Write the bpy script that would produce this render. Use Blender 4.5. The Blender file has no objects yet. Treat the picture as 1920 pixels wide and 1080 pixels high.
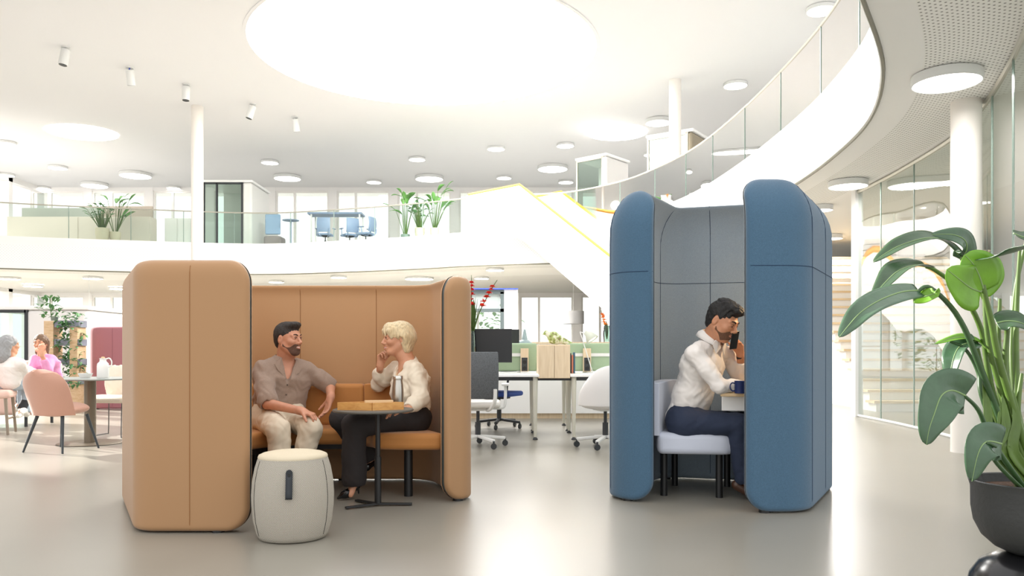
import bpy, bmesh, math, random
import numpy as np
from mathutils import Vector, Matrix
random.seed(7)
C = bpy.context.scene.collection
FP = 1500.0
PI = math.pi
def P(px, py, d):
    return Vector(((px-960)*d/FP, d, 1+(660-py)*d/FP))
def lin(c):
    r = []
    for v in c:
        v = v/255.0
        r.append(v/12.92 if v <= .04045 else ((v+.055)/1.055)**2.4)
    return r
MATS = {}
def mat(name, col, rough=.6, metal=0, bump=0, bscale=80, emit=0, spec=.5, var=0, vscale=6, sheen=0, weave=0, strand=None, coat=0, trans=0):
    if name in MATS: return MATS[name]
    m = bpy.data.materials.new(name); m.use_nodes = True
    nt = m.node_tree; b = nt.nodes['Principled BSDF']
    c = lin(col)+[1]
    b.inputs['Base Color'].default_value = c
    b.inputs['Roughness'].default_value = rough
    b.inputs['Metallic'].default_value = metal
    b.inputs['Specular IOR Level'].default_value = spec
    b.inputs['Coat Weight'].default_value = coat
    if sheen: b.inputs['Sheen Weight'].default_value = sheen; b.inputs['Sheen Roughness'].default_value = .5
    if emit:
        b.inputs['Emission Color'].default_value = c; b.inputs['Emission Strength'].default_value = emit
    if trans: b.inputs['Subsurface Weight'].default_value = trans; b.inputs['Subsurface Radius'].default_value = (.012,.005,.003); b.inputs['Subsurface Scale'].default_value = 1.0
    tc = nt.nodes.new('ShaderNodeTexCoord')
    if var:
        n = nt.nodes.new('ShaderNodeTexNoise'); n.inputs['Scale'].default_value = vscale; n.inputs['Detail'].default_value = 5
        mp = nt.nodes.new('ShaderNodeMapping')
        if strand: mp.inputs['Scale'].default_value = strand
        nt.links.new(tc.outputs['Object'], mp.inputs[0]); nt.links.new(mp.outputs[0], n.inputs['Vector'])
        r = nt.nodes.new('ShaderNodeValToRGB')
        r.color_ramp.elements[0].position = .3; r.color_ramp.elements[1].position = .7
        r.color_ramp.elements[0].color = [max(0, v*(1-var)) for v in c[:3]]+[1]
        r.color_ramp.elements[1].color = [min(1, v*(1+var)) for v in c[:3]]+[1]
        nt.links.new(n.outputs['Fac'], r.inputs[0]); nt.links.new(r.outputs[0], b.inputs['Base Color'])
    if weave:
        w = nt.nodes.new('ShaderNodeTexVoronoi'); w.inputs['Scale'].default_value = weave
        nt.links.new(tc.outputs['Object'], w.inputs['Vector'])
        mx = nt.nodes.new('ShaderNodeMix'); mx.data_type = 'RGBA'; mx.blend_type = 'MULTIPLY'
        mx.inputs[0].default_value = 1
        rr = nt.nodes.new('ShaderNodeValToRGB'); rr.color_ramp.elements[0].color = (1.12,1.12,1.12,1); rr.color_ramp.elements[1].color = (.72,.72,.72,1)
        rr.color_ramp.elements[1].position = .8
        nt.links.new(w.outputs['Distance'], rr.inputs[0])
        src = b.inputs['Base Color'].links[0].from_socket if b.inputs['Base Color'].links else None
        if src: nt.links.new(src, mx.inputs[6])
        else: mx.inputs[6].default_value = c
        nt.links.new(rr.outputs[0], mx.inputs[7]); nt.links.new(mx.outputs[2], b.inputs['Base Color'])
    if bump:
        n2 = nt.nodes.new('ShaderNodeTexNoise'); n2.inputs['Scale'].default_value = bscale; n2.inputs['Detail'].default_value = 4
        mp2 = nt.nodes.new('ShaderNodeMapping')
        if strand: mp2.inputs['Scale'].default_value = strand
        nt.links.new(tc.outputs['Object'], mp2.inputs[0]); nt.links.new(mp2.outputs[0], n2.inputs['Vector'])
        bp = nt.nodes.new('ShaderNodeBump'); bp.inputs['Strength'].default_value = bump; bp.inputs['Distance'].default_value = .01
        nt.links.new(n2.outputs['Fac'], bp.inputs['Height']); nt.links.new(bp.outputs[0], b.inputs['Normal'])
    MATS[name] = m
    return m
def wood(name, c1, c2, rough=.5, scale=(1,1,14), ns=3):
    m = mat(name, c1, rough)
    nt = m.node_tree; b = nt.nodes['Principled BSDF']
    tc = nt.nodes.new('ShaderNodeTexCoord'); mp = nt.nodes.new('ShaderNodeMapping'); mp.inputs['Scale'].default_value = scale
    n = nt.nodes.new('ShaderNodeTexNoise'); n.inputs['Scale'].default_value = ns; n.inputs['Detail'].default_value = 6; n.inputs['Distortion'].default_value = .6
    r = nt.nodes.new('ShaderNodeValToRGB'); r.color_ramp.elements[0].color = lin(c1)+[1]; r.color_ramp.elements[1].color = lin(c2)+[1]
    r.color_ramp.elements[0].position = .35; r.color_ramp.elements[1].position = .65
    nt.links.new(tc.outputs['Object'], mp.inputs[0]); nt.links.new(mp.outputs[0], n.inputs['Vector'])
    nt.links.new(n.outputs['Fac'], r.inputs[0]); nt.links.new(r.outputs[0], b.inputs['Base Color'])
    return m
def glassmat(name, tint=(225,238,232), refl=1.0):
    m = bpy.data.materials.new(name); m.use_nodes = True; nt = m.node_tree; nt.nodes.clear()
    o = nt.nodes.new('ShaderNodeOutputMaterial'); t = nt.nodes.new('ShaderNodeBsdfTransparent'); g = nt.nodes.new('ShaderNodeBsdfGlossy')
    g.inputs['Roughness'].default_value = .02
    t.inputs[0].default_value = lin(tint)+[1]
    mx = nt.nodes.new('ShaderNodeMixShader'); fr = nt.nodes.new('ShaderNodeFresnel'); fr.inputs[0].default_value = 1.45
    mm = nt.nodes.new('ShaderNodeMath'); mm.operation = 'MULTIPLY'; mm.inputs[1].default_value = refl
    nt.links.new(fr.outputs[0], mm.inputs[0]); nt.links.new(mm.outputs[0], mx.inputs[0])
    nt.links.new(t.outputs[0], mx.inputs[1]); nt.links.new(g.outputs[0], mx.inputs[2]); nt.links.new(mx.outputs[0], o.inputs[0])
    return m
def setp(o, label=None, cat=None, group=None, kind=None):
    if label: o['label'] = label
    if cat: o['category'] = cat
    if group: o['group'] = group
    if kind: o['kind'] = kind
    return o
def thing(name, label, cat, loc=(0,0,0), rz=0, group=None):
    o = bpy.data.objects.new(name, None); C.objects.link(o)
    o.location = loc; o.rotation_euler = (0,0,rz); o.empty_display_size = .1
    return setp(o, label, cat, group)
def copy_tree(o, parent=None):
    c = o.copy(); C.objects.link(c)
    if parent: c.parent = parent
    for ch in list(o.children): copy_tree(ch, c)
    return c
def catmull(pts, n=8):
    pts = [Vector(p) for p in pts]; out = []
    for i in range(len(pts)-1):
        p0 = pts[max(i-1,0)]; p1 = pts[i]; p2 = pts[i+1]; p3 = pts[min(i+2,len(pts)-1)]
        for k in range(n):
            t = k/n
            out.append(.5*((2*p1)+(p2-p0)*t+(2*p0-5*p1+4*p2-p3)*t*t+(3*p1-p0-3*p2+p3)*t**3))
    out.append(pts[-1]); return out
class MB:
    def __init__(s): s.v = []; s.f = []
    def add(s, vs, fs):
        b = len(s.v); s.v += [tuple(v) for v in vs]; s.f += [tuple(b+i for i in f) for f in fs]; return s
    def box(s, lo, hi, rz=0, c=None):
        x0,y0,z0 = lo; x1,y1,z1 = hi
        vs = [Vector(p) for p in ((x0,y0,z0),(x1,y0,z0),(x1,y1,z0),(x0,y1,z0),(x0,y0,z1),(x1,y0,z1),(x1,y1,z1),(x0,y1,z1))]
        if rz:
            c = Vector(c or ((x0+x1)/2,(y0+y1)/2,0)); M = Matrix.Rotation(rz,3,'Z')
            vs = [M@(v-c)+c for v in vs]
        return s.add(vs, [(0,3,2,1),(4,5,6,7),(0,1,5,4),(1,2,6,5),(2,3,7,6),(3,0,4,7)])
    def bar(s, a, b, w, h, up=(0,0,1)):   # box-section bar
        a = Vector(a); b = Vector(b); d = (b-a).normalized(); u = Vector(up)
        if abs(d.dot(u)) > .98: u = Vector((0,1,0))
        x = d.cross(u).normalized(); y = x.cross(d)
        vs = [p+x*i*w/2+y*j*h/2 for p in (a,b) for i,j in ((-1,-1),(1,-1),(1,1),(-1,1))]
        return s.add(vs, [(0,1,2,3),(7,6,5,4),(0,4,5,1),(1,5,6,2),(2,6,7,3),(3,7,4,0)])
    def tube(s, pts, r, n=10, cap=True):
        pts = [Vector(p) for p in pts]; k = len(pts)
        if not hasattr(r, '__len__'): r = [r]*k
        rings = []; prev = None
        for i,p in enumerate(pts):
            t = (pts[min(i+1,k-1)]-pts[max(i-1,0)]).normalized()
            if prev is None:
                u = Vector((0,0,1)) if abs(t.z) < .9 else Vector((1,0,0)); x = t.cross(u).normalized()
            else: x = (prev-t*prev.dot(t)).normalized()
            prev = x; y = t.cross(x)
            rings.append([p+(x*math.cos(2*PI*j/n)+y*math.sin(2*PI*j/n))*r[i] for j in range(n)])
        fs = []
        for i in range(k-1):
            for j in range(n): fs.append((i*n+j, i*n+(j+1)%n, (i+1)*n+(j+1)%n, (i+1)*n+j))
        if cap: fs += [tuple(range(n-1,-1,-1)), tuple((k-1)*n+j for j in range(n))]
        return s.add([v for R in rings for v in R], fs)
    def lathe(s, prof, n=32, c=(0,0,0), sx=1, sy=1, cap=True):
        c = Vector(c); vs = []; k = len(prof)
        for r,z in prof:
            for j in range(n):
                a = 2*PI*j/n; vs.append(c+Vector((r*math.cos(a)*sx, r*math.sin(a)*sy, z)))
        fs = [(i*n+j, i*n+(j+1)%n, (i+1)*n+(j+1)%n, (i+1)*n+j) for i in range(k-1) for j in range(n)]
        if cap: fs += [tuple(range(n-1,-1,-1)), tuple((k-1)*n+j for j in range(n))]
        return s.add(vs, fs)
    def cyl(s, a, b, r, r2=None, n=16): return s.tube([a,b],[r, r if r2 is None else r2], n)
    def prism(s, poly, z0, z1):
        n = len(poly); vs = [(p[0],p[1],z0) for p in poly]+[(p[0],p[1],z1) for p in poly]
        return s.add(vs, [tuple(range(n-1,-1,-1)), tuple(range(n,2*n))]+[(i,(i+1)%n,n+(i+1)%n,n+i) for i in range(n)])
    def ell(s, c, r, n=16, m=10, M=None):
        c = Vector(c); vs = []; 
        for i in range(m+1):
            th = PI*i/m
            for j in range(n):
                a = 2*PI*j/n; v = Vector((r[0]*math.sin(th)*math.cos(a), r[1]*math.sin(th)*math.sin(a), r[2]*math.cos(th)))
                vs.append(c+(M@v if M else v))
        return s.add(vs, [(i*n+j, (i+1)*n+j, (i+1)*n+(j+1)%n, i*n+(j+1)%n) for i in range(m) for j in range(n)])
    def build(s, name, m, parent=None, smooth=True, bevel=0, seg=3, org=None, sub=0, solid=0, angle=40):
        me = bpy.data.meshes.new(name)
        vs = s.v
        if org is not None: vs = [(v[0]-org[0], v[1]-org[1], v[2]-org[2]) for v in vs]
        me.from_pydata(vs, [], s.f); me.validate()
        bm = bmesh.new(); bm.from_mesh(me); bmesh.ops.remove_doubles(bm, verts=bm.verts, dist=1e-5); bmesh.ops.recalc_face_normals(bm, faces=bm.faces); bm.to_mesh(me); bm.free()
        o = bpy.data.objects.new(name, me); C.objects.link(o)
        if m: me.materials.append(m)
        if parent: o.parent = parent
        if solid:
            q = o.modifiers.new('s','SOLIDIFY'); q.thickness = solid; q.offset = 0
        if bevel:
            q = o.modifiers.new('b','BEVEL'); q.width = bevel; q.segments = seg; q.limit_method = 'ANGLE'; q.angle_limit = math.radians(35)
        if sub:
            q = o.modifiers.new('u','SUBSURF'); q.levels = sub; q.render_levels = sub
        if smooth:
            me.shade_smooth()
            if not sub:
                try: me.set_sharp_from_angle(angle=math.radians(angle))
                except Exception: pass
        return o
def struct(name, mb, m, **k):
    o = mb.build(name, m, **k); o['kind'] = 'structure'; return o

# ---------- implicit surfaces -> mesh ----------
def rc(a, b, ra, rb, k=.02, op='u', w=None, m=1.0):
    a = np.array(a[:], float); b = np.array(b[:], float); ba = b-a; L2 = max(ba.dot(ba), 1e-9)
    W = None if w is None else np.array(Vector(w).normalized()[:])
    R = max(ra, rb)*max(m,1)
    def f(X,Y,Z):
        t = np.clip(((X-a[0])*ba[0]+(Y-a[1])*ba[1]+(Z-a[2])*ba[2])/L2, 0, 1)
        qx = X-a[0]-t*ba[0]; qy = Y-a[1]-t*ba[1]; qz = Z-a[2]-t*ba[2]
        if W is not None:
            c = qx*W[0]+qy*W[1]+qz*W[2]; g = c/m-c
            qx = qx+g*W[0]; qy = qy+g*W[1]; qz = qz+g*W[2]
        return np.sqrt(qx*qx+qy*qy+qz*qz)-(ra+(rb-ra)*t)
    lo = np.minimum(a,b)-R; hi = np.maximum(a,b)+R
    return dict(f=f, lo=lo, hi=hi, k=k, op=op)
def el(c, r, k=.02, op='u', M=None):
    c = np.array(c[:], float); r = np.array(r, float)
    A = np.array(M) if M is not None else np.eye(3)   # columns = axes
    def f(X,Y,Z):
        dx = X-c[0]; dy = Y-c[1]; dz = Z-c[2]
        u = dx*A[0,0]+dy*A[1,0]+dz*A[2,0]; v = dx*A[0,1]+dy*A[1,1]+dz*A[2,1]; w = dx*A[0,2]+dy*A[1,2]+dz*A[2,2]
        k0 = np.sqrt((u/r[0])**2+(v/r[1])**2+(w/r[2])**2); k1 = np.sqrt((u/r[0]**2)**2+(v/r[1]**2)**2+(w/r[2]**2)**2)+1e-9
        return k0*(k0-1)/k1
    R = r.max()
    return dict(f=f, lo=c-R, hi=c+R, k=k, op=op)
def plane_cut(p, n, k=.01):   # keeps the side opposite n
    p = np.array(p[:], float); n = np.array(Vector(n).normalized()[:])
    return dict(f=lambda X,Y,Z: (X-p[0])*n[0]+(Y-p[1])*n[1]+(Z-p[2])*n[2], lo=None, hi=None, k=k, op='i')
def sdf_eval(prims, lo, hi, h, noise=None):
    ax = [np.arange(lo[i], hi[i]+h, h) for i in range(3)]
    D = np.full([len(a) for a in ax], .5, np.float32)
    for p in prims:
        if p['lo'] is None: sl = (slice(None),)*3
        else:
            mg = p['k']+.02; sl = []
            for i in range(3):
                s0 = np.searchsorted(ax[i], p['lo'][i]-mg); s1 = np.searchsorted(ax[i], p['hi'][i]+mg)
                sl.append(slice(int(s0), int(s1)))
            sl = tuple(sl)
            if any(s.stop <= s.start for s in sl): continue
        X = ax[0][sl[0]][:,None,None]; Y = ax[1][sl[1]][None,:,None]; Z = ax[2][sl[2]][None,None,:]
        d = p['f'](X,Y,Z).astype(np.float32); A = D[sl]; k = p['k']
        if p['op'] == 'u':
            hh = np.maximum(k-np.abs(A-d),0)/k; D[sl] = np.minimum(A,d)-hh*hh*k*.25
        elif p['op'] == 's':
            d = -d; hh = np.maximum(k-np.abs(A-d),0)/k; D[sl] = np.maximum(A,d)+hh*hh*k*.25
        else:
            hh = np.maximum(k-np.abs(A-d),0)/k; D[sl] = np.maximum(A,d)+hh*hh*k*.25
    if noise is not None:
        idx = np.where(np.abs(D) < .03)
        D[idx] += noise(ax[0][idx[0]], ax[1][idx[1]], ax[2][idx[2]]).astype(np.float32)
    return D, ax
def surface_nets(D, ax):
    h = ax[0][1]-ax[0][0]
    # closed at the grid border
    for i in range(3):
        s = [slice(None)]*3; s[i] = 0; D[tuple(s)] = np.maximum(D[tuple(s)], h*.5); s[i] = -1; D[tuple(s)] = np.maximum(D[tuple(s)], h*.5)
    S = D < 0
    n = S.shape
    cnt = np.zeros([m-1 for m in n], np.int8); 
    cs = [(i,j,k) for i in (0,1) for j in (0,1) for k in (0,1)]
    for i,j,k in cs: cnt += S[i:n[0]-1+i, j:n[1]-1+j, k:n[2]-1+k]
    cells = np.argwhere((cnt > 0) & (cnt < 8))
    vid = -np.ones(cnt.shape, np.int64); vid[tuple(cells.T)] = np.arange(len(cells))
    pos = np.zeros((len(cells),3)); w = np.zeros(len(cells))
    for a in cs:
        for axx in range(3):
            if a[axx] == 1: continue
            b = list(a); b[axx] = 1
            A = D[cells[:,0]+a[0], cells[:,1]+a[1], cells[:,2]+a[2]]; B = D[cells[:,0]+b[0], cells[:,1]+b[1], cells[:,2]+b[2]]
            x = (A < 0) != (B < 0); t = np.where(x, A/(np.where(x, A-B, 1)), 0)
            p = np.tile(np.array(a, float), (len(cells),1)); p[:,axx] += t
            pos[x] += p[x]; w[x] += 1
    pos = (cells+pos/w[:,None])*h+np.array([ax[0][0],ax[1][0],ax[2][0]])
    F = []
    for axx in range(3):
        o1, o2 = (axx+1)%3, (axx+2)%3
        sa = [slice(None)]*3; sb = [slice(None)]*3; sa[axx] = slice(0,-1); sb[axx] = slice(1,None)
        ch = S[tuple(sa)] != S[tuple(sb)]
        e = np.argwhere(ch)
        e = e[(e[:,o1] > 0) & (e[:,o2] > 0) & (e[:,o1] < n[o1]-1) & (e[:,o2] < n[o2]-1)]
        inside = S[tuple(e.T)]
        def c(d1,d2):
            q = e.copy(); q[:,o1] -= d1; q[:,o2] -= d2; return vid[tuple(q.T)]
        Q = np.stack([c(1,1), c(0,1), c(0,0), c(1,0)], 1)
        Q[~inside] = Q[~inside][:, ::-1]
        F.append(Q)
    return pos, np.concatenate(F)
def np_mesh(name, chunks, m, parent=None, org=(0,0,0)):
    vs = []; fs = []; b = 0
    for v,f in chunks: vs.append(v); fs.append(f+b); b += len(v)
    V = np.concatenate(vs)-np.array(org[:]); Fc = np.concatenate(fs)
    me = bpy.data.meshes.new(name)
    me.vertices.add(len(V)); me.vertices.foreach_set('co', V.astype(np.float32).ravel())
    me.loops.add(len(Fc)*4); me.loops.foreach_set('vertex_index', Fc.astype(np.int32).ravel())
    me.polygons.add(len(Fc)); me.polygons.foreach_set('loop_start', np.arange(0,len(Fc)*4,4,dtype=np.int32)); me.polygons.foreach_set('loop_total', np.full(len(Fc),4,dtype=np.int32))
    me.update(calc_edges=True); me.validate(); me.shade_smooth()
    o = bpy.data.objects.new(name, me); C.objects.link(o); me.materials.append(m)
    if parent: o.parent = parent
    return o
def blob(name, prims, h, m, parent=None, org=(0,0,0), noise=None, lo=None, hi=None):
    u = [p for p in prims if p['op'] == 'u']
    if lo is None: lo = np.min([p['lo'] for p in u],0)-.03
    if hi is None: hi = np.max([p['hi'] for p in u],0)+.03
    D, ax = sdf_eval(prims, lo, hi, h, noise)
    return np_mesh(name, [surface_nets(D, ax)], m, parent, org)
def wrinkle(amp, f, seed=0, zf=.45):
    def g(x,y,z):
        a = np.sin(x*f+2.1*np.sin(z*f*zf+seed)+1.3*np.sin(y*f*.7)); b = np.sin(y*f*.9+1.7*np.sin(z*f*.5+2*seed)+x*f*.3)
        c = np.sin(z*f*1.3+2.0*np.sin(x*f*.6+seed)+1.2*np.sin(y*f*.5+1))
        e = np.sin(x*f*2.6+2.5*np.sin(z*f*1.1+seed)+1.9*np.sin(y*f*1.7))*np.sin(z*f*1.9+1.5*np.sin(x*f*1.3+y*f))
        return amp*(.5*a*b+.5*c*a+.28*e)
    return g

def leaf(name, pts, width, nrm, m, parent=None, org=None, fold=.25, n=5, wave=.03, tip=1.0, base=.12, cup=0):
    mid = catmull(pts, n); K = len(mid); M = 8; nrm = Vector(nrm)
    mb = MB(); vs = []
    for i,p in enumerate(mid):
        t = i/(K-1); T = (mid[min(i+1,K-1)]-mid[max(i-1,0)]).normalized()
        S = T.cross(nrm).normalized(); N = S.cross(T).normalized()
        w = width*.5*(math.sin(PI*min(1,(t*(1-base)+base))**.9)**.65 if t < 1 else 0)
        w *= (1-.25*t*tip)
        for j in range(M+1):
            u = 2*j/M-1
            q = p+S*w*u+N*(fold*abs(u)*w-cup*u*u*w)+N*wave*width*math.sin(9*t+3*u)*abs(u)
            vs.append(q)
    fs = [(i*(M+1)+j, i*(M+1)+j+1, (i+1)*(M+1)+j+1, (i+1)*(M+1)+j) for i in range(K-1) for j in range(M)]
    mb.add(vs, fs)
    return mb.build(name, m, parent, org=org, solid=.0012, angle=80)
def leaf_mb(mb, base, d, L, W, droop=.3, N=None):
    """small leaf added to a MB"""
    d = Vector(d).normalized(); up = Vector((0,0,1)); S = d.cross(up)
    S = S.normalized() if S.length > .05 else Vector((1,0,0))
    vs = []; K = 5
    for i in range(K+1):
        t = i/K; p = Vector(base)+d*L*t-up*droop*L*t*t; w = W*.5*math.sin(PI*min(.98,t*.9+.08))
        vs += [p-S*w+up*w*.25, p, p+S*w+up*w*.25]
    fs = []
    for i in range(K):
        for j in (0,1): fs.append((i*3+j, i*3+j+1, i*3+j+4, i*3+j+3))
    mb.add(vs, fs)
# ================= materials =================
white = mat('white_plaster', (238,236,232), .7)
white2 = mat('white_lacquer', (240,240,238), .35)
ceil_m = mat('ceiling_plaster', (226,226,227), .85)
whitemetal = mat('white_metal', (225,226,224), .4)
darkgrey = mat('dark_grey_plastic', (52,55,58), .5)
black = mat('black_powder_coat', (22,23,24), .45)
chrome = mat('chrome', (200,200,200), .15, 1)
glass = glassmat('clear_glass',(247,250,248))
glass_g = glassmat('greenish_glass', (228,238,233))
lampglow = mat('lamp_diffuser', (255,250,244), .5, emit=6)
gallery_glow = mat('gallery_lamp_diffuser', (255,250,244), .5, emit=40)
skyglow = mat('skylight_diffuser', (255,251,246), .5, emit=9)
railm = mat('steel_rail', (190,188,178), .35, .6)
steeledge = mat('slab_edge_steel', (120,118,104), .4, .3)
# floor
fm = mat('poured_floor', (160,153,140), .24, spec=.55)
nt = fm.node_tree; b = nt.nodes['Principled BSDF']
tc = nt.nodes.new('ShaderNodeTexCoord')
n1 = nt.nodes.new('ShaderNodeTexNoise'); n1.inputs['Scale'].default_value = .9; n1.inputs['Detail'].default_value = 3; n1.inputs['Roughness'].default_value = .5
r = nt.nodes.new('ShaderNodeValToRGB'); r.color_ramp.elements[0].color = lin((137,133,123))+[1]; r.color_ramp.elements[1].color = lin((145,141,131))+[1]
r.color_ramp.elements[0].position = .3; r.color_ramp.elements[1].position = .7
nt.links.new(tc.outputs['Object'], n1.inputs['Vector']); nt.links.new(n1.outputs['Fac'], r.inputs[0]); nt.links.new(r.outputs[0], b.inputs['Base Color'])
rr = nt.nodes.new('ShaderNodeMapRange'); rr.inputs['To Min'].default_value = .27; rr.inputs['To Max'].default_value = .31
nt.links.new(n1.outputs['Fac'], rr.inputs['Value']); nt.links.new(rr.outputs[0], b.inputs['Roughness'])
# perforated panel material
def perf(name, col, dark, k, thr=.72):
    m = mat(name, col, .8); nt = m.node_tree; b = nt.nodes['Principled BSDF']
    tc = nt.nodes.new('ShaderNodeTexCoord'); s = nt.nodes.new('ShaderNodeSeparateXYZ'); nt.links.new(tc.outputs['Generated' if False else 'UV'], s.inputs[0])
    outs = []
    for ax in range(2):
        a = nt.nodes.new('ShaderNodeMath'); a.operation = 'MULTIPLY'; a.inputs[1].default_value = k
        c = nt.nodes.new('ShaderNodeMath'); c.operation = 'SINE'
        nt.links.new(s.outputs[ax], a.inputs[0]); nt.links.new(a.outputs[0], c.inputs[0]); outs.append(c)
    mu = nt.nodes.new('ShaderNodeMath'); mu.operation = 'MULTIPLY'; nt.links.new(outs[0].outputs[0], mu.inputs[0]); nt.links.new(outs[1].outputs[0], mu.inputs[1])
    gt = nt.nodes.new('ShaderNodeMapRange'); gt.inputs['From Min'].default_value = thr-.25; gt.inputs['From Max'].default_value = thr+.25
    nt.links.new(mu.outputs[0], gt.inputs['Value'])
    mx = nt.nodes.new('ShaderNodeMix'); mx.data_type = 'RGBA'; mx.inputs[6].default_value = lin(col)+[1]; mx.inputs[7].default_value = lin(dark)+[1]
    nt.links.new(gt.outputs[0], mx.inputs[0]); nt.links.new(mx.outputs[2], b.inputs['Base Color'])
    return m
perf_soffit = perf('perforated_soffit', (246,245,241), (100,98,90), 95)
perf_face = perf('perforated_fascia', (240,238,235), (205,203,200), 75)

# ================= shell =================
ZS0, ZS1, ZC = 3.5, 4.5, 8.0
struct('floor', MB().box((-26,-6,-.2),(24,46,0)), fm, smooth=False)
# ceiling ------------------------------------------------------------
struct('ceiling', MB().box((-20.3,11.5,ZC),(24,36,ZC+.3)), ceil_m, smooth=False)
# slab edge curve
edge = [(2.05,5.0),(2.49,5.68),(3.28,7.07),(3.85,8.6),(4.12,10.2),(4.24,12.0),(4.22,14.7),(4.0,17.4),(3.55,19.3),(2.8,21.1),(1.5,22.5),(0,22.9),(-1.4,23.4),(-2.73,24.1),(-5.19,25.1),(-8.3,25.85),(-12.6,24.9),(-15.4,24.0),(-18,22.7),(-20.2,21.4)]
E = catmull([Vector((x,y,0)) for x,y in edge], 6)
def offs(E, dist):
    out = []
    for i,p in enumerate(E):
        t = (E[min(i+1,len(E)-1)]-E[max(i-1,0)]).normalized()
        d = dist(i) if callable(dist) else dist
        out.append(p+Vector((t.y,-t.x,0))*d)
    return out
def strip(name, A, B, z0a, z0b, m, uv=True):
    """strip mesh between 2 polylines at given heights, with metric uv"""
    n = len(A); vs = [(a.x,a.y,z0a) for a in A]+[(b.x,b.y,z0b) for b in B]
    me = bpy.data.meshes.new(name); me.from_pydata(vs, [], [(i,i+1,n+i+1,n+i) for i in range(n-1)]); me.materials.append(m)
    uvl = me.uv_layers.new(name='UVMap'); S = [0]
    for i in range(n-1): S.append(S[-1]+(A[i+1]-A[i]).length)
    w = (Vector((B[0].x,B[0].y,z0b))-Vector((A[0].x,A[0].y,z0a))).length
    for pl in me.polygons:
        for li in pl.loop_indices:
            v = me.loops[li].vertex_index; uvl.data[li].uv = (S[v%n], 0 if v < n else w)
    me.shade_smooth()
    o = bpy.data.objects.new(name, me); C.objects.link(o); o['kind'] = 'structure'; return o
# upper floor slab
o_in = E
o_out = offs(E, lambda i: 11.0)
mb = MB(); n = len(E)
outp = []
for i,p in enumerate(E):
    if p.y > 22.4 and p.x < 3 : q = Vector((max(p.x*1.15,-20.3), 36, 0))
    elif p.x < -15: q = Vector((-20.3, 36, 0))
    else:
        q = Vector((24, 5+(p.y-5)*1.75, 0))
    outp.append(q)
vs = [(p.x,p.y,ZS1) for p in E]+[(p.x,p.y,ZS1) for p in outp]+[(p.x,p.y,ZS0+.02) for p in E]+[(p.x,p.y,ZS0+.02) for p in outp]
fs = []
for i in range(n-1):
    fs += [(i,i+1,n+i+1,n+i),(2*n+i,3*n+i,3*n+i+1,2*n+i+1)]
mb.add(vs, fs)
struct('floor_upper', mb, white)
E1 = offs(E, .12); E2 = offs(E, .32); E3 = offs(E, 1.0)
strip('trim_1', E, E, ZS1, 4.25, white)
strip('trim_2', E, E, 4.25, 3.72, perf_face)
strip('trim_3', E, E, 3.72, 3.5, white)
strip('ceiling_soffit', offs(E,0), E2, ZS0, ZS0, mat('soffit_plaster', (247,246,243), .85))
strip('ceiling_soffit_perforated', E2, E3, ZS0, ZS0, perf_soffit)
strip('ceiling_soffit_outer', E3, offs(E,3.2), ZS0, ZS0, MATS['soffit_plaster'])
struct('trim_4', MB().tube([(p.x,p.y,3.505) for p in E], .022, 6), steeledge)
# glass balustrade
gb = MB(); Eg = offs(E,.06); n = len(Eg)
gb.add([(p.x,p.y,ZS1) for p in Eg]+[(p.x,p.y,5.5) for p in Eg], [(i,i+1,n+i+1,n+i) for i in range(n-1)])
rail = thing('glass_balustrade', 'long curved glass balustrade with a thin steel handrail around the upper floor', 'railing', (0,0,ZS1))
O = Vector((0,0,ZS1))
gb.build('glass_panel', glass_g, rail, org=O)
MB().tube([(p.x,p.y,5.5) for p in Eg], .022, 6).build('handrail', railm, rail, org=O)
ln = 0; last = Eg[0]
for i in range(1,n):
    ln += (Eg[i]-Eg[i-1]).length
    if ln > 1.45:
        ln = 0; p = Eg[i]
        MB().box((p.x-.008,p.y-.008,ZS1),(p.x+.008,p.y+.008,5.5)).build('glass_joint', mat('glass_edge',(120,140,130),.2), rail, org=O, smooth=False)
# columns
def column(x, y, r, z1, nm='column', z0=0, lab=None):
    m = MB(); m.lathe([(r,0),(r,z1-z0)], 40); o = m.build(nm, mat('column_paint', (236,231,224), .5), angle=30); o.location = (x,y,z0)
    return setp(o, lab, 'column')
column(-8.97, 22.8, .165, ZC, lab='tall slim white round column rising past the left of the upper floor edge')
column(4.53, 7.98, .14, ZS0, lab='thick white round column standing behind the big leafy plant')
column(4.2, 20.6, .155, ZC, z0=ZS1, lab='white round column on the upper floor in front of the glazed pod above the blue booth')

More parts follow.
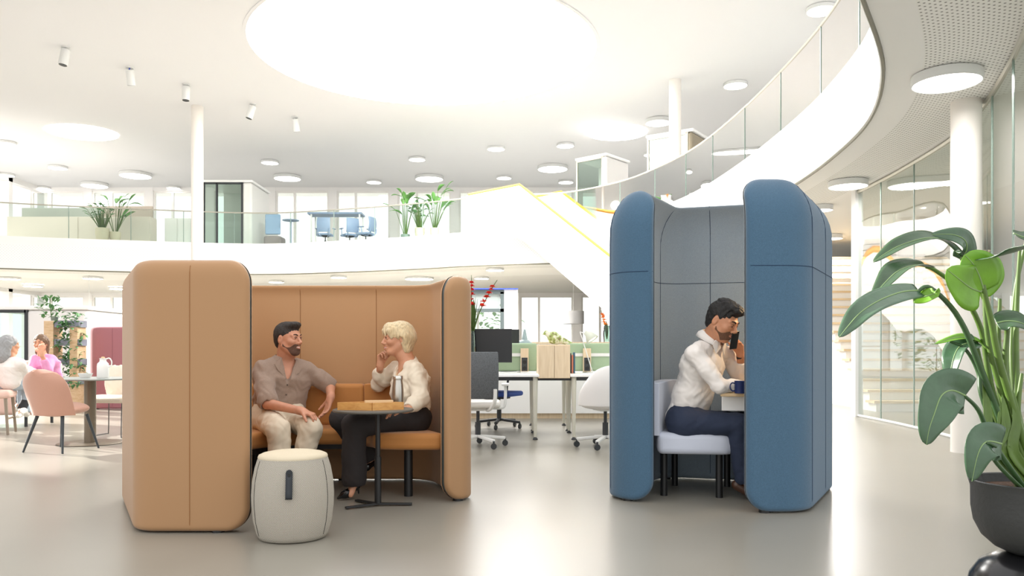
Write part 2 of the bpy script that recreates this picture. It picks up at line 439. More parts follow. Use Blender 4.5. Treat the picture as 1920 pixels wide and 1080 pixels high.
# back facade : piers, heads, windows with panes
YB = 34.0
wallm = mat('facade_white', (240,238,236), .6)
sillm = mat('facade_panel', (214,216,212), .6)
mull = mat('mullion_grey', (240,238,234), .5)
lowglow = mat('roller_blind', (236,234,238), .8)
wb = MB()
wb.box((-26,YB,3.4),(24,YB+.3,4.5)); wb.box((-26,YB,0),(24,YB+.3,.15)); wb.box((-26,YB,7.85),(24,YB+.3,8.0))
x = -26
k = 0
xs = []
while x < 24:
    wb.box((x,YB-.02,0),(x+.35,YB+.3,8)); xs.append(x+.35); x += 2.6
wallb = struct('wall_back', wb, wallm, smooth=False)
wi = 1
for x0 in xs:
    if x0 > 21: continue
    for z0,z1 in ((.15,3.4),(4.5,7.85)):
        m = MB(); m.box((x0,YB+.05,z0),(x0+.07,YB+.15,z1)); m.box((x0+2.18,YB+.05,z0),(x0+2.25,YB+.15,z1)); m.box((x0+.07,YB+.05,z1-.08),(x0+2.18,YB+.15,z1)); m.box((x0+.07,YB+.05,z0),(x0+2.18,YB+.15,z0+.08))
        m.box((x0+.75,YB+.05,z0+.08),(x0+.85,YB+.15,z1-.08)); m.box((x0+.85,YB+.05,z0+1.05),(x0+2.18,YB+.15,z0+1.12))
        o = struct('window_%d' % wi, m, mull, smooth=False)
        g = MB().box((x0+.07,YB+.09,z0+.08),(x0+2.18,YB+.1,z1-.08)).build('glass_pane', glass, o, smooth=False)
        wi += 1
# left glazed wall, out of view; near stretch filled in to block the sun
lb = MB()
for i in range(14):
    y = 3+i*2.4; lb.box((-20.3,y,0),(-20,y+.25,8))
lb.box((-20.3,3,0),(-20,15.6,8)); lb.box((-20.3,3,3.4),(-20,34.3,4.5)); lb.box((-20.3,3,7.8),(-20,34.3,8))
struct('wall_left', lb, wallm, smooth=False)
# right side : curved glass partition of ground floor
G0 = [(3.55,5.3),(4.2,6.7),(4.76,8.1),(5.09,9.26),(5.29,11.0),(5.35,12.4)]
Gc = catmull([Vector((x,y,0)) for x,y in G0], 6); n = len(Gc)
gw = thing('glass_partition', 'tall curved glass partition along the right side behind the white column', 'partition', (4.7,8.1,0)); O = gw.location.copy()
MB().add([(p.x,p.y,.03) for p in Gc]+[(p.x,p.y,3.48) for p in Gc], [(i,i+1,n+i+1,n+i) for i in range(n-1)]).build('glass_panel', glassmat('partition_glass',(228,236,230),.4), gw, org=O)
MB().tube([(p.x,p.y,3.47) for p in Gc], .028, 6).build('head_rail', railm, gw, org=O)
MB().tube([(p.x,p.y,.02) for p in Gc], .022, 6).build('floor_rail', whitemetal, gw, org=O)
for j,i in enumerate(range(2,n,4)):
    p = Gc[i]; MB().box((p.x-.005,p.y-.012,.03),(p.x+.005,p.y+.012,3.46)).build('joint', mat('glass_edge',(120,140,130),.2), gw, org=O, smooth=False)
MB().box((5.3,12.35,0),(5.42,12.5,3.5)).build('end_post', white2, gw, org=O, smooth=False)
# second partition further back, with door-height panels
gw = thing('glass_partition', 'far glass screen wall seen just right of the blue booth', 'partition', (8.1,19,0)); O = gw.location.copy()
MB().box((7.4,19.68,.03),(10.6,19.7,3.2)).build('glass_panel', glass, gw, org=O, smooth=False)
f = MB()
for xx in (7.4,8.4,10.6): f.box((xx-.03,19.65,0),(xx+.03,19.73,3.25))
f.box((7.4,19.65,3.2),(10.6,19.73,3.26)); f.box((7.4,19.65,0),(10.6,19.73,.05)); f.build('frame', whitemetal, gw, org=O, smooth=False)
# rooms on the right
wr = MB(); wr.box((13,22,0),(13.2,34,3.5)); wr.box((8.0,24.0,0),(13,24.2,3.5))
struct('wall_right', wr, wallm, smooth=False)
o = thing('sideboard', 'pale blue-grey cabinet behind the far glass screen right of the blue booth', 'cabinet', (9.4,21.6,0)); O = o.location.copy()
MB().box((8.6,21.4,.1),(10.3,21.9,1.12)).build('body', mat('pale_blue_laminate',(206,216,230),.5), o, org=O, bevel=.01)
MB().box((8.58,21.38,1.12),(10.32,21.92,1.16)).build('top', mat('dark_slate',(92,98,104),.4), o, org=O, bevel=.005)
MB().box((8.65,21.45,0),(10.25,21.85,.1)).build('plinth', MATS['dark_slate'], o, org=O, smooth=False)
# wooden tread stair behind glass (right)
st = thing('open_stair', 'wide white staircase with pale wooden treads behind the curved glass on the right', 'stairs', (7.8,13.4,0)); O = st.location.copy()
tread = wood('tread_oak', (226,205,170), (214,190,150), .5)
mr = MB()
for i in range(18):
    y = 13.4+i*.28; z = i*.175
    mr.box((6.1+.015*i,y,0),(8.9,y+.3,z+.14))
    MB().box((6.05+.015*i,y-.04,z+.14),(8.95,y+.3,z+.18)).build('tread', tread, st, org=O, smooth=False)
mr.build('riser_block', white2, st, org=O, smooth=False)
MB().add([(8.97,13.2,0),(8.97,18.6,0),(8.97,18.6,4.2),(8.97,13.2,1.0)],[(0,1,2,3)]).build('side_screen', glass, st, org=O, smooth=False)

# big stair with solid parapets (centre)
stg = thing('parapet_staircase', 'white staircase with solid parapets and yellow handrail lines dropping from the upper floor', 'stairs', (.2,22.4,0)); O = stg.location.copy()
yel = mat('yellow_rail_oak', (204,146,60), .6, spec=.2)
u2 = Vector((.62,-.75,0)).normalized(); pr = Vector((.75,.62,0)).normalized()
def parapet(A, name):
    A = Vector(A); pts_t = [(-1.45,5.36),(0,5.68),(7.2,5.68-.65*7.2*1.03)]
    poly_top = []; poly_bot = []
    def pos(t):
        return (A+Vector((1,.12,0))*t) if t < 0 else A+u2*t
    for t,z in pts_t: poly_top.append((pos(t), z))
    for t,z in ((-1.45,4.2),(0,4.25),(.35,4.05),(6.6,-.0),(7.2,0)): poly_bot.append((pos(t), max(z,0)))
    m = MB()
    th = pr*.06
    def face(seg):   # quad strips between top and bottom along t samples
        pass
    ts = [-1.45,0,.35,1.5,3,4.5,6,7.2]
    def zt(t): return 5.36+(t+1.45)*.32/1.45 if t < 0 else 5.68-.67*t
    def zb(t): return 4.2-.67*max(0,t-.1)
    vs = []
    for t in ts:
        p = pos(t); zb_ = max(0,zb(t)); zt_ = max(zt(t), .05)
        for s in (-1,1):
            vs += [p+th*s+Vector((0,0,zb_)), p+th*s+Vector((0,0,zt_))]
    fs = []
    for i in range(len(ts)-1):
        a = i*4; c = a+4
        fs += [(a,c,c+1,a+1),(a+2,a+3,c+3,c+2),(a+1,c+1,c+3,a+3),(a,a+2,c+2,c)]
    fs += [(0,1,3,2),((len(ts)-1)*4,(len(ts)-1)*4+2,(len(ts)-1)*4+3,(len(ts)-1)*4+1)]
    m.add(vs, fs).build('parapet', white, stg, org=O, smooth=False)
    MB().tube([pos(t)+Vector((0,0,zt(t)+.02)) for t in ts], .045, 6).build('handrail', yel, stg, org=O)
parapet((.22,22.5,0), 'a'); parapet((1.45,23.5,0), 'b')
m = MB()
for i in range(24):
    t = .2+i*.28; z = 4.5-.186*(i+1)
    if z < 0: break
    p = Vector((.22,22.5,0))+u2*t
    a = p+pr*.06; c = p+pr*1.5; d = u2*.28
    vs = [a,c,c+d,a+d]; m.add([v+Vector((0,0,z-.13 if z > .13 else 0)) for v in vs]+[v+Vector((0,0,z)) for v in vs], [(0,3,2,1),(4,5,6,7),(0,1,5,4),(1,2,6,5),(2,3,7,6),(3,0,4,7)])
m.build('step', white, stg, org=O, smooth=False)

# ================= ceiling lights =================
disc_m = lampglow
def ceiling_lamp(px, py, w, z, drum=.07, label='', name='ceiling_light', group=None, glow=None):
    d = FP*(z-1)/(660-py); x = (px-960)*d/FP; r = w*d/FP/2
    o = thing(name, label, 'light', (x,d,z), 0, group)
    MB().lathe([(r*.9,0),(r,-.01),(r,-drum),(r*.97,-drum-.004),(r*.95,-drum)], 36, cap=False).build('housing', whitemetal, o)
    MB().lathe([(.001,-drum+.002),(r*.955,-drum+.002)], 36, cap=False).build('diffuser', glow or lampglow, o)
    if z < 5:
        l = bpy.data.lights.new('lamp_light','AREA'); l.shape = 'DISK'; l.size = 2*r*.9; l.energy = (200 if d > 16 else 26); l.color = (1,.975,.95)
        lo = bpy.data.objects.new('lamp_light', l); C.objects.link(lo); lo.location = (x,d,z-drum-.012)
    return o
small = [(1540,14,54,'beside the top of the curved glass balustrade'),(1541,101,48,'seen through the top of the curved glass balustrade'),(1379,156,44,'alone on the ceiling left of the curved balustrade'),(1425,221,40,'behind the curved glass, above the end of the pods'),(1352,274,30,'small, low behind the curved glass right of the tan pod'),
 (1220,287,26,'peeping out left of the tan glazed pod'),(1060,270,33,'left of the hazy bright skylight'),(930,276,33,'between the big skylight and the yellow handrail'),(945,331,28,'above the peak of the yellow handrail'),(1061,339,28,'left of the small white pod'),
 (782,296,31,'right above the potted plants on the upper floor, higher one'),(701,339,28,'left of the potted plants near the windows'),(506,302,32,'above the dark framed glass pod'),(108,312,34,'below the oval skylight at far left'),(12,326,28,'cut by the left edge, lower one'),(12,266,34,'cut by the left edge, higher one'),(82,351,27,'far left just above the windows'),(325,350,25,'left of the slim column above the windows')]
big = [(1036,312,57,'right above the staircase parapet'),(805,331,53,'directly above the upper floor plants'),(539,330,50,'right of the dark framed glass pod'),(254,325,57,'between the oval skylight and the slim column'),(177,344,48,'above the left upper floor plants'),(1234,224,48,'partly behind the upper floor column')]
for px,py,w,l in small: ceiling_lamp(px,py,w,ZC,.08,'small round white ceiling light '+l, group=None)
for px,py,w,l in big: ceiling_lamp(px,py,w,ZC,.12,'large round white ceiling light '+l)
ceiling_lamp(1775,138,122,ZS0,.09,'very large round drum light under the soffit above the thick white column')
ceiling_lamp(1590,339,71,ZS0,.09,'round drum light under the soffit just right of the blue booth')
ceiling_lamp(1560,440,38,ZS0,.09,'round drum light low behind the right edge of the blue booth')
ceiling_lamp(1541,385,40,ZS0,.09,'round drum light half hidden behind the top of the blue booth')
for px,py,w,l in [(174,519,36,'beside the left top of the brown booth'),(18,520,38,'at the far left below the gallery'),(224,539,36,'touching the left edge of the brown booth'),(62,534,34,'low at far left under the gallery'),(518,526,28,'above the man in the brown booth'),(635,517,30,'above the middle of the brown booth'),(786,520,54,'wide one left of the brown booth right panel'),(928,503,34,'right of the brown booth, higher one'),(903,519,28,'right of the brown booth, lower one')]:
    ceiling_lamp(px,py,w,ZS0,.07,'flat round light under the gallery, '+l,glow=gallery_glow)
# skylights
def skylight(x, y, rx, ry, nm):
    m = MB(); m.lathe([(.001,0),(1,0)], 96, sx=rx, sy=ry, cap=False)
    o = struct(nm, m, skyglow, org=None); o.location = (x,y,ZC-.012)
    m2 = MB(); m2.lathe([(1.0,.0),(1.02,0),(1.02,-.008),(1.0,-.008),(1.0,0)], 96, sx=rx, sy=ry, cap=False).build('skylight_rim', ceil_m, o)
skylight(-2.02, 18.65, 3.97, 3.97, 'window_40')
skylight(-13.7, 25.5, 1.07, .9*1.07, 'window_41')
skylight(3.35, 25.5, .96, .95, 'window_42')
# spotlights
for i,(px,py,tx,ty,lab) in enumerate([(123,88,-.12,-.1,'leftmost white cylinder spotlight on the ceiling, black lens down'),(243,126,-.05,.35,'second white cylinder spotlight from the left, blue cable at top'),(349,158,0,-.06,'third white cylinder spotlight, just above the slim column'),(474,195,-.3,-.08,'fourth spotlight from the left, tilted left, below the big skylight'),(553,219,.08,.3,'rightmost small spotlight below the edge of the big skylight')]):
    d = FP*7/(660-py); x = (px-960)*d/FP
    o = thing('ceiling_spotlight', lab, 'spotlight', (x,d,ZC)); 
    MB().cyl((0,0,0),(0,0,-.03),.09).cyl((0,0,-.03),(0,0,-.09),.012).build('mount', whitemetal, o)
    v = Vector((tx,ty,-1)).normalized(); a = Vector((0,0,-.07)); e = a+v*.36
    MB().tube([a,e],.1,24).build('lamp_body', whitemetal, o)
    MB().tube([e,e+v*.006],[.088,.085],24).build('lens', black, o)
    if i == 1: MB().tube([(0,-.02,-.02),(.03,-.05,-.05),(.01,-.06,-.08)],.012,6).build('cable', mat('blue_cable',(40,70,190),.5), o)
# ================= booths =================
def round_path(pts, radii, step=.025):
    """polyline with filleted corners, resampled"""
    out = [Vector((*pts[0],0))]
    for i in range(1,len(pts)-1):
        A = Vector((*pts[i-1],0)); B = Vector((*pts[i],0)); D = Vector((*pts[i+1],0)); r = radii[i-1]
        u = (A-B).normalized(); v = (D-B).normalized(); ang = u.angle(v); t = r/math.tan(ang/2)
        a = B+u*t; c = B+v*t; bis = (u+v).normalized(); cen = B+bis*(r/math.sin(ang/2))
        a0 = a-cen; c0 = c-cen; th = a0.angle(c0); sg = 1 if a0.cross(c0).z > 0 else -1
        N = max(4, int(th*r/step)+1)
        for k in range(N+1):
            q = Matrix.Rotation(sg*th*k/N,3,'Z')@a0+cen; out.append(q)
    out.append(Vector((*pts[-1],0)))
    return out
class Wall:
    def __init__(s, pts, radii, H, t, R, L, A, zb=.008, outward=1):
        raw = round_path(pts, radii); S = [0]
        for i in range(len(raw)-1): S.append(S[-1]+(raw[i+1]-raw[i]).length)
        s.raw = raw; s.S = S; s.len = S[-1]; s.H = H; s.t = t; s.R = R; s.L = L; s.A = A; s.zb = zb; s.o = outward
    def pt(s, x):
        x = min(max(x,0), s.len); i = 0
        import bisect
        i = min(max(bisect.bisect_right(s.S, x)-1,0), len(s.S)-2)
        k = (x-s.S[i])/max(1e-9,(s.S[i+1]-s.S[i])); p = s.raw[i].lerp(s.raw[i+1],k)
        def tan(j): 
            j0 = max(j-1,0); j1 = min(j+1,len(s.raw)-1); return (s.raw[j1]-s.raw[j0]).normalized()
        T = (tan(i)*(1-k)+tan(i+1)*k).normalized()
        return p, Vector((T.y,-T.x,0))*s.o
    def lip(s, z):
        if z < s.H-s.L: return 0
        q = (z-(s.H-s.L))/(s.L*1.06); return s.A*(1-math.sqrt(max(0,1-q*q)))/(1-math.sqrt(1-1/1.06**2))
    def surf(s, x, z, off):
        p, N = s.pt(x); q = p+N*(off-s.lip(z)); q.z = z; return q
    def dist(s, x, z, e=0):
        a = s.len/2-e; b = (s.H-s.zb)/2-e; R = s.R-e; px = abs(x-s.len/2)-a+R; pz = abs(z-(s.H+s.zb)/2)-b+R
        return -(math.hypot(max(px,0),max(pz,0))+min(max(px,pz),0)-R)
    def zr(s, x, e=0):
        d = min(x, s.len-x)-e; R = s.R-e
        if d >= R: c = 0
        else: c = R-math.sqrt(max(0,R*R-(R-max(d,0))**2))
        return s.zb+e+c, s.H-e-c
    def cols(s, e=0):
        R = s.R; c = [e+R*(1-math.cos(k*PI/2/10)) for k in range(11)]
        mid = []; x = R+.03
        while x < s.len-R-.03: mid.append(x); x += .03
        return c+mid+[s.len-v for v in reversed(c)]
    def grid(s, mb, offf, e=0):
        ab = [0,.002,.006,.012,.02,.03,.045,.07,.1,.14,.19,.25]
        cs = s.cols(e); rows = None; base = len(mb.v)
        for x in cs:
            z0,z1 = s.zr(x,e); Lz = z1-z0
            zz = [z0+min(a, Lz/2*a/.25*.98) for a in ab]
            mid = [z0+.25+(Lz-.5)*k/14 for k in range(1,14)]
            zz = zz+mid+[z1-min(a, Lz/2) for a in reversed(ab)]
            rows = len(zz)
            mb.v += [tuple(s.surf(x,z,offf(x,z))) for z in zz]
        for i in range(len(cs)-1):
            for j in range(rows-1):
                a = base+i*rows+j; mb.f.append((a,a+1,a+rows+1,a+rows))
        ring = [base+i*rows for i in range(len(cs))]+[base+(len(cs)-1)*rows+j for j in range(rows)]+[base+i*rows+rows-1 for i in range(len(cs)-1,-1,-1)]+[base+j for j in range(rows-1,-1,-1)]
        return ring
    def shell(s, sg, g=.014, r=.03):
        mb = MB(); T = s.t/2
        def off(x,z):
            d = s.dist(x,z); q = 1-min(max(d,0)/r,1); return sg*(g+(T-g)*math.sqrt(max(0,1-q*q)))
        r1 = s.grid(mb, off)
        return mb
    def core(s, g=.016, e=.004):
        mb = MB(); a = s.grid(mb, lambda x,z: g, e); b = s.grid(mb, lambda x,z: -g, e)
        n = len(a)
        for i in range(n-1):
            if a[i] != a[i+1]: mb.f.append((a[i],a[i+1],b[i+1],b[i]))
        return mb
    def vseam(s, x, sg, r=.0022):
        z0,z1 = s.zr(x); n = 40; pts = []
        for k in range(n+1):
            z = z0+.012+(z1-z0-.016)*k/n
            if k > n-8: pass
            d = s.dist(x,z); q = 1-min(max(d,0)/.03,1); pts.append(s.surf(x,z,sg*(.014+(s.t/2-.014)*math.sqrt(max(0,1-q*q))+.0005)))
        return MB().tube(pts, r, 6)
    def hseam(s, z, sg, r=.0022):
        pts = []; x = .004
        while x < s.len:
            d = s.dist(x,z); q = 1-min(max(d,0)/.03,1); pts.append(s.surf(x,z,sg*(.014+(s.t/2-.014)*math.sqrt(max(0,1-q*q))+.0005))); x += .03
        return MB().tube(pts, r, 6)
def make_booth(name, label, W, mo, mi, mtrim, mseam, vs_out, vs_in, hs, org):
    th = thing(name, label, 'booth', org); O = Vector(org)
    a = W.shell(1).build('outer_shell', mo, th, org=O, angle=180)
    c = W.shell(-1).build('inner_shell', mi, th, org=O, angle=180)
    W.core().build('edge_trim', mtrim, th, org=O, angle=60)
    for x in vs_out: W.vseam(x,1).build('seam', mseam, a, org=O)
    for x in vs_in: W.vseam(x,-1).build('seam', mseam, c, org=O)
    for z in hs: W.hseam(z,1).build('seam', mseam, a, org=O); W.hseam(z,-1).build('seam', mseam, c, org=O)
    for x in (.18, W.len*.33, W.len*.5, W.len*.67, W.len-.12):
        p,N = W.pt(x); MB().cyl((p.x,p.y,0),(p.x,p.y,.03),.035).build('foot', black, th, org=O)
    return th
tan_f = mat('camel_leather_cloth', (162,125,88), .62, bump=.12, bscale=900, spec=.35, sheen=.15)
tan_in = mat('camel_cloth_lit_inside', (182,141,100), .62, bump=.12, bscale=900, spec=.35, sheen=.15)  # same cloth as outside, paler: interior light put into the colour
trim_t = mat('dark_edge_profile', (74,80,78), .4)
seam_t = mat('camel_seam', (140,96,56), .8)
W1 = Wall([(-1.453,4.45),(-2.05,4.45),(-2.66,5.55),(-2.12,6.26),(-.62,6.26),(-.315,5.43),(-.46,5.32)], [.13,.30,.34,.3,.07], 1.515, .10, .13, .09, .045, outward=-1)
p = W1.pt(.3)[1]
if p.y > 0: W1.o *= -1
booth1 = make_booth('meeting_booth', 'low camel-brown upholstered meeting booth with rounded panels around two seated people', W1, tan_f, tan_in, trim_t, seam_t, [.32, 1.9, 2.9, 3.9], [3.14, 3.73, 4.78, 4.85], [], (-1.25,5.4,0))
blue_f = mat('blue_wool_felt', (70,99,122), .95, bump=.35, bscale=420, var=.16, vscale=260, sheen=.25, spec=.2)
blue_in = mat('blue_wool_felt_lit_inside', (140,154,166), .95, bump=.35, bscale=420, var=.14, vscale=260, sheen=.25, spec=.2)  # outer felt lightened, brightness of the lit interior painted into the colour
trim_b = mat('grey_edge_profile', (120,128,132), .4)
seam_b = mat('blue_seam', (22,46,74), .9)
W2 = Wall([(.945,5.33),(.64,5.43),(1.18,6.38),(2.39,6.02),(1.81,4.99),(1.455,4.99)], [.18,.26,.2,.2], 2.11, .10, .14, .3, .17, outward=-1)
if W2.pt(.1)[1].y > 0: W2.o *= -1
booth2 = make_booth('focus_booth', 'tall blue felt privacy booth with rounded panels around one seated man', W2, blue_f, blue_in, trim_b, seam_b, [.3, W2.len-.42, W2.len-1.35, W2.len-.95], [1.15, 1.62, 2.3], [1.535], (1.55,5.6,0))

# ---- brown bench
mustard = mat('caramel_upholstery', (180,120,58), .7, bump=.1, bscale=500, sheen=.2)
bench = thing('curved_bench', 'caramel upholstered U-shaped bench seat with low backrest inside the brown booth', 'bench', (-1.2,5.8,0)); O = bench.location.copy()
front = [(-.50,5.40),(-.88,5.42),(-1.0,5.56),(-1.15,5.70),(-1.45,5.70),(-1.62,5.6),(-1.75,5.42),(-1.80,5.1),(-1.83,4.72)]
back = [(-2.12,4.72),(-2.49,5.5),(-2.06,6.10),(-1.82,6.16),(-.9,6.16),(-.78,6.08),(-.70,5.95),(-.455,5.42)]
fr = [(q.x,q.y) for q in catmull([Vector((*q,0)) for q in front], 5)]
MB().prism(fr+back, .335, .45).build('seat', mustard, bench, org=O, bevel=.035, seg=5)
MB().prism([(x,y+.05) for i,(x,y) in enumerate(fr) if x < -1.0]+back[:4]+[(-1.0,6.16)], .30, .336).build('seat_base', black, bench, org=O, smooth=False)
br_o = [Vector((*q,0)) for q in ((-2.14,4.75),(-2.32,5.12),(-2.49,5.5),(-2.30,5.82),(-2.06,6.10),(-1.8,6.165),(-1.35,6.165),(-.93,6.165),(-.78,6.08),(-.72,5.98),(-.66,5.85))]
bo = catmull(br_o, 6); bi = offs(bo, .13)
cen = Vector((-1.3,5.6,0))
if (bi[20]-cen).length > (bo[20]-cen).length: bi = offs(bo, -.13)
def bandseg(i0, i1, nm='backrest', z0=.44, z1=.76):
    poly = [(q.x,q.y) for q in bo[i0:i1+1]]+[(q.x,q.y) for q in reversed(bi[i0:i1+1])]
    MB().prism(poly, z0, z1).build(nm, mustard, bench, org=O, bevel=.04, seg=5)
bandseg(0,12); bandseg(12,27); bandseg(27,39); bandseg(39,len(bo)-1)
for x,y in ((-.72,5.56),(-1.95,4.9),(-1.9,5.9)):
    MB().cyl((x,y,0),(x,y,.32),.03).build('leg', black, bench, org=O)
# ---- blue booth seat
pale = mat('pale_grey_upholstery', (196,202,216), .8, bump=.15, bscale=500, sheen=.2)
seat2 = thing('upholstered_bench', 'pale grey upholstered bench seat with curved backrest inside the blue booth', 'bench', (1.3,5.75,0)); O = seat2.location.copy()
poly = [(.985,5.43),(1.44,5.37),(1.52,5.42),(1.66,5.70),(1.74,6.02),(1.2,6.18),(1.08,6.08)]
MB().prism(poly, .305, .45).build('seat', pale, seat2, org=O, bevel=.04, seg=5)
MB().prism([(1.12,5.62),(1.42,5.56),(1.58,5.95),(1.24,6.05)], .295, .31).build('seat_base', black, seat2, org=O, smooth=False)
bo2 = catmull([Vector((*q,0)) for q in ((.90,5.46),(1.02,5.8),(1.13,6.1),(1.2,6.17))],5); bi2 = [q+Vector((.10,-.03,0)) for q in bo2]
bk = MB(); nn = len(bo2)
MB().prism([(q.x,q.y) for q in bo2]+[(q.x,q.y) for q in reversed(bi2)], .43, .79).build('backrest', pale, seat2, org=O, bevel=.04, seg=5)
for x,y in ((1.425,5.5),(1.06,5.58),(1.6,5.95),(1.22,6.0)):
    MB().cyl((x,y,0),(x,y,.3),.024).build('leg', black, seat2, org=O)
# table in blue booth
t2 = thing('booth_table', 'pale oak topped table with white underside panel inside the blue booth', 'table', (1.75,5.5,0)); O = t2.location.copy()
oak = wood('pale_oak', (226,196,152), (214,180,132), .45)
MB().prism([(1.38,5.30),(1.86,5.22),(2.08,5.85),(1.62,5.98)], .705, .728).build('tabletop', oak, t2, org=O, bevel=.006)
MB().prism([(1.42,5.42),(1.9,5.33),(1.99,5.6),(1.5,5.72)], .60, .704).build('drawer_box', white2, t2, org=O, bevel=.008)
MB().box((1.86,5.5,0),(1.92,5.9,.7)).build('support', white2, t2, org=O, smooth=False)

# ---- ottoman
ott = thing('round_ottoman', 'barrel-shaped pale grey knitted ottoman with a black pull strap', 'ottoman', (-1.185,4.33,0))
om = mat('knit_fabric', (176,170,158), .95, bump=.5, bscale=260, spec=.2)
nt = om.node_tree; b = nt.nodes['Principled BSDF']; tc = nt.nodes.new('ShaderNodeTexCoord'); sp = nt.nodes.new('ShaderNodeSeparateXYZ'); nt.links.new(tc.outputs['Object'], sp.inputs[0])
at = nt.nodes.new('ShaderNodeMath'); at.operation = 'ARCTAN2'; nt.links.new(sp.outputs[1], at.inputs[0]); nt.links.new(sp.outputs[0], at.inputs[1])
s1 = nt.nodes.new('ShaderNodeMath'); s1.operation = 'MULTIPLY'; s1.inputs[1].default_value = 150; nt.links.new(at.outputs[0], s1.inputs[0])
s2 = nt.nodes.new('ShaderNodeMath'); s2.operation = 'MULTIPLY'; s2.inputs[1].default_value = 720; nt.links.new(sp.outputs[2], s2.inputs[0])
zz = nt.nodes.new('ShaderNodeMath'); zz.operation = 'SINE'; nt.links.new(s2.outputs[0], zz.inputs[0])
z2 = nt.nodes.new('ShaderNodeMath'); z2.operation = 'MULTIPLY'; z2.inputs[1].default_value = 1.2; nt.links.new(zz.outputs[0], z2.inputs[0])
ad = nt.nodes.new('ShaderNodeMath'); ad.operation = 'MULTIPLY'; nt.links.new(s1.outputs[0], ad.inputs[0]); ad.inputs[1].default_value = 1
sn = nt.nodes.new('ShaderNodeMath'); sn.operation = 'SINE'; nt.links.new(ad.outputs[0], sn.inputs[0])
rp = nt.nodes.new('ShaderNodeValToRGB'); mr_ = nt.nodes.new('ShaderNodeMapRange'); mr_.inputs['From Min'].default_value = -1; pm = nt.nodes.new('ShaderNodeMath'); pm.operation = 'MULTIPLY'; nt.links.new(sn.outputs[0], pm.inputs[0]); nt.links.new(zz.outputs[0], pm.inputs[1]); nt.links.new(pm.outputs[0], mr_.inputs['Value']); nt.links.new(mr_.outputs[0], rp.inputs[0])
rp.color_ramp.elements[0].color = lin((92,88,82))+[1]; rp.color_ramp.elements[1].color = lin((196,190,177))+[1]; rp.color_ramp.elements[0].position = .15; rp.color_ramp.elements[1].position = .6
nt.links.new(rp.outputs[0], b.inputs['Base Color'])
ctop = mat('cream_knit', (206,194,170), .95, bump=.4, bscale=300, spec=.2)
MB().lathe([(.15,0),(.178,.006),(.19,.03),(.207,.10),(.2155,.18),(.217,.24),(.212,.31),(.199,.38),(.185,.425),(.181,.437)], 72, cap=True).build('side_cover', om, ott, angle=60)
MB().lathe([(.181,.430),(.1835,.437),(.179,.447),(.160,.456),(.12,.464),(.07,.469),(.001,.471)], 72).build('seat_pad', ctop, ott, angle=60)
# vertical seams of the ottoman
for an in (220, 340, 100):
    a = math.radians(an); pr_ = [(.207,.03),(.2155,.10),(.2235,.18),(.2205,.24),(.2135,.31),(.2,.38),(.187,.425)]
    pr_ = [(.191,.03),(.2075,.10),(.216,.18),(.2175,.24),(.2125,.31),(.1995,.38),(.1855,.425)]
    MB().tube(catmull([Vector((r_*math.cos(a),r_*math.sin(a),z_)) for r_,z_ in pr_],4),.0016,6).build('seam', mat('dark_thread',(70,68,62),.9), ott)
strap_m = mat('black_leather', (30,36,42), .5, bump=.15, bscale=300)
sa = math.radians(-80)
def op(z, o=.004):
    rr_ = np.interp(z,[.18,.24,.31,.38,.425],[.2155,.217,.212,.199,.185])+o; return (rr_*math.cos(sa), rr_*math.sin(sa), z)
pts = [Vector(op(z,o)) for z,o in ((.375,.004),(.35,.006),(.32,.007),(.29,.008),(.265,.010),(.25,.012),(.245,.018),(.252,.02),(.275,.017),(.31,.0125),(.34,.011),(.37,.0095))]
side = Vector((-math.sin(sa),math.cos(sa),0)); m = MB(); vs = []
for q in pts: vs += [q-side*.017, q+side*.017]
m.add(vs, [(2*i,2*i+1,2*i+3,2*i+2) for i in range(len(pts)-1)]); m.build('pull_strap', strap_m, ott, solid=.004)
q = Vector(op(.365,.010)); nrm = Vector((math.cos(sa),math.sin(sa),0)); m = MB().cyl(q,q+nrm*.005,.009); m.build('snap_button', black, ott)
m = MB(); q = Vector(op(.375,.002)); m.cyl(q,q+nrm*.009,.017,n=20); m.build('strap_end', strap_m, ott)

# ---- side table
sd = thing('side_table', 'small black side table with round grey top and three-legged foot', 'table', (-.87,5.19,0))
tt = mat('table_grey_laminate', (92,88,80), .45)
MB().lathe([(.001,.615),(.255,.615),(.26,.62),(.26,.627),(.256,.631),(.001,.631)], 48).build('tabletop', tt, sd).location = (-.03,.0,0)
MB().cyl((0,0,.30),(0,0,.612),.0165).cyl((0,0,.02),(0,0,.32),.022).build('pole', black, sd)
MB().cyl((0,0,.595),(0,0,.612),.05).build('mounting_plate', black, sd)
for an in (4, 212, 140):
    a = math.radians(an); L = .22
    MB().bar((0,0,.016),(L*math.cos(a),L*math.sin(a),.012),.026,.014).build('foot_bar', black, sd, bevel=.003)
# wooden box on table
bx = thing('wooden_tray', 'shallow golden wooden box standing on the small side table', 'box', (-.90,5.17,.631), math.radians(4))
ow = wood('honey_wood', (206,154,86), (188,132,66), .45, (1.2,16,16))
cor = [(-.20,-.03),(.02,-.135),(.20,-.03),(-.02,.10)]
cor = [(-.215,-.055),(.01,-.125),(.20,-.05),(-.02,.06)]
n4 = 4
for i in range(4):
    a = Vector((*cor[i],.024)); c = Vector((*cor[(i+1)%4],.024)); MB().bar(a,c,.012,.048).build('side_board', ow, bx, smooth=False)
MB().prism(cor,0.0,.006).build('bottom_board', ow, bx, smooth=False)
o = thing('wooden_block', 'thin light wood slip lying in the golden wooden box', 'block', (-.86,5.165,.638), .25)
MB().box((-.09,-.03,0),(.09,.03,.05)).build('block_body', oak, o, bevel=.002)
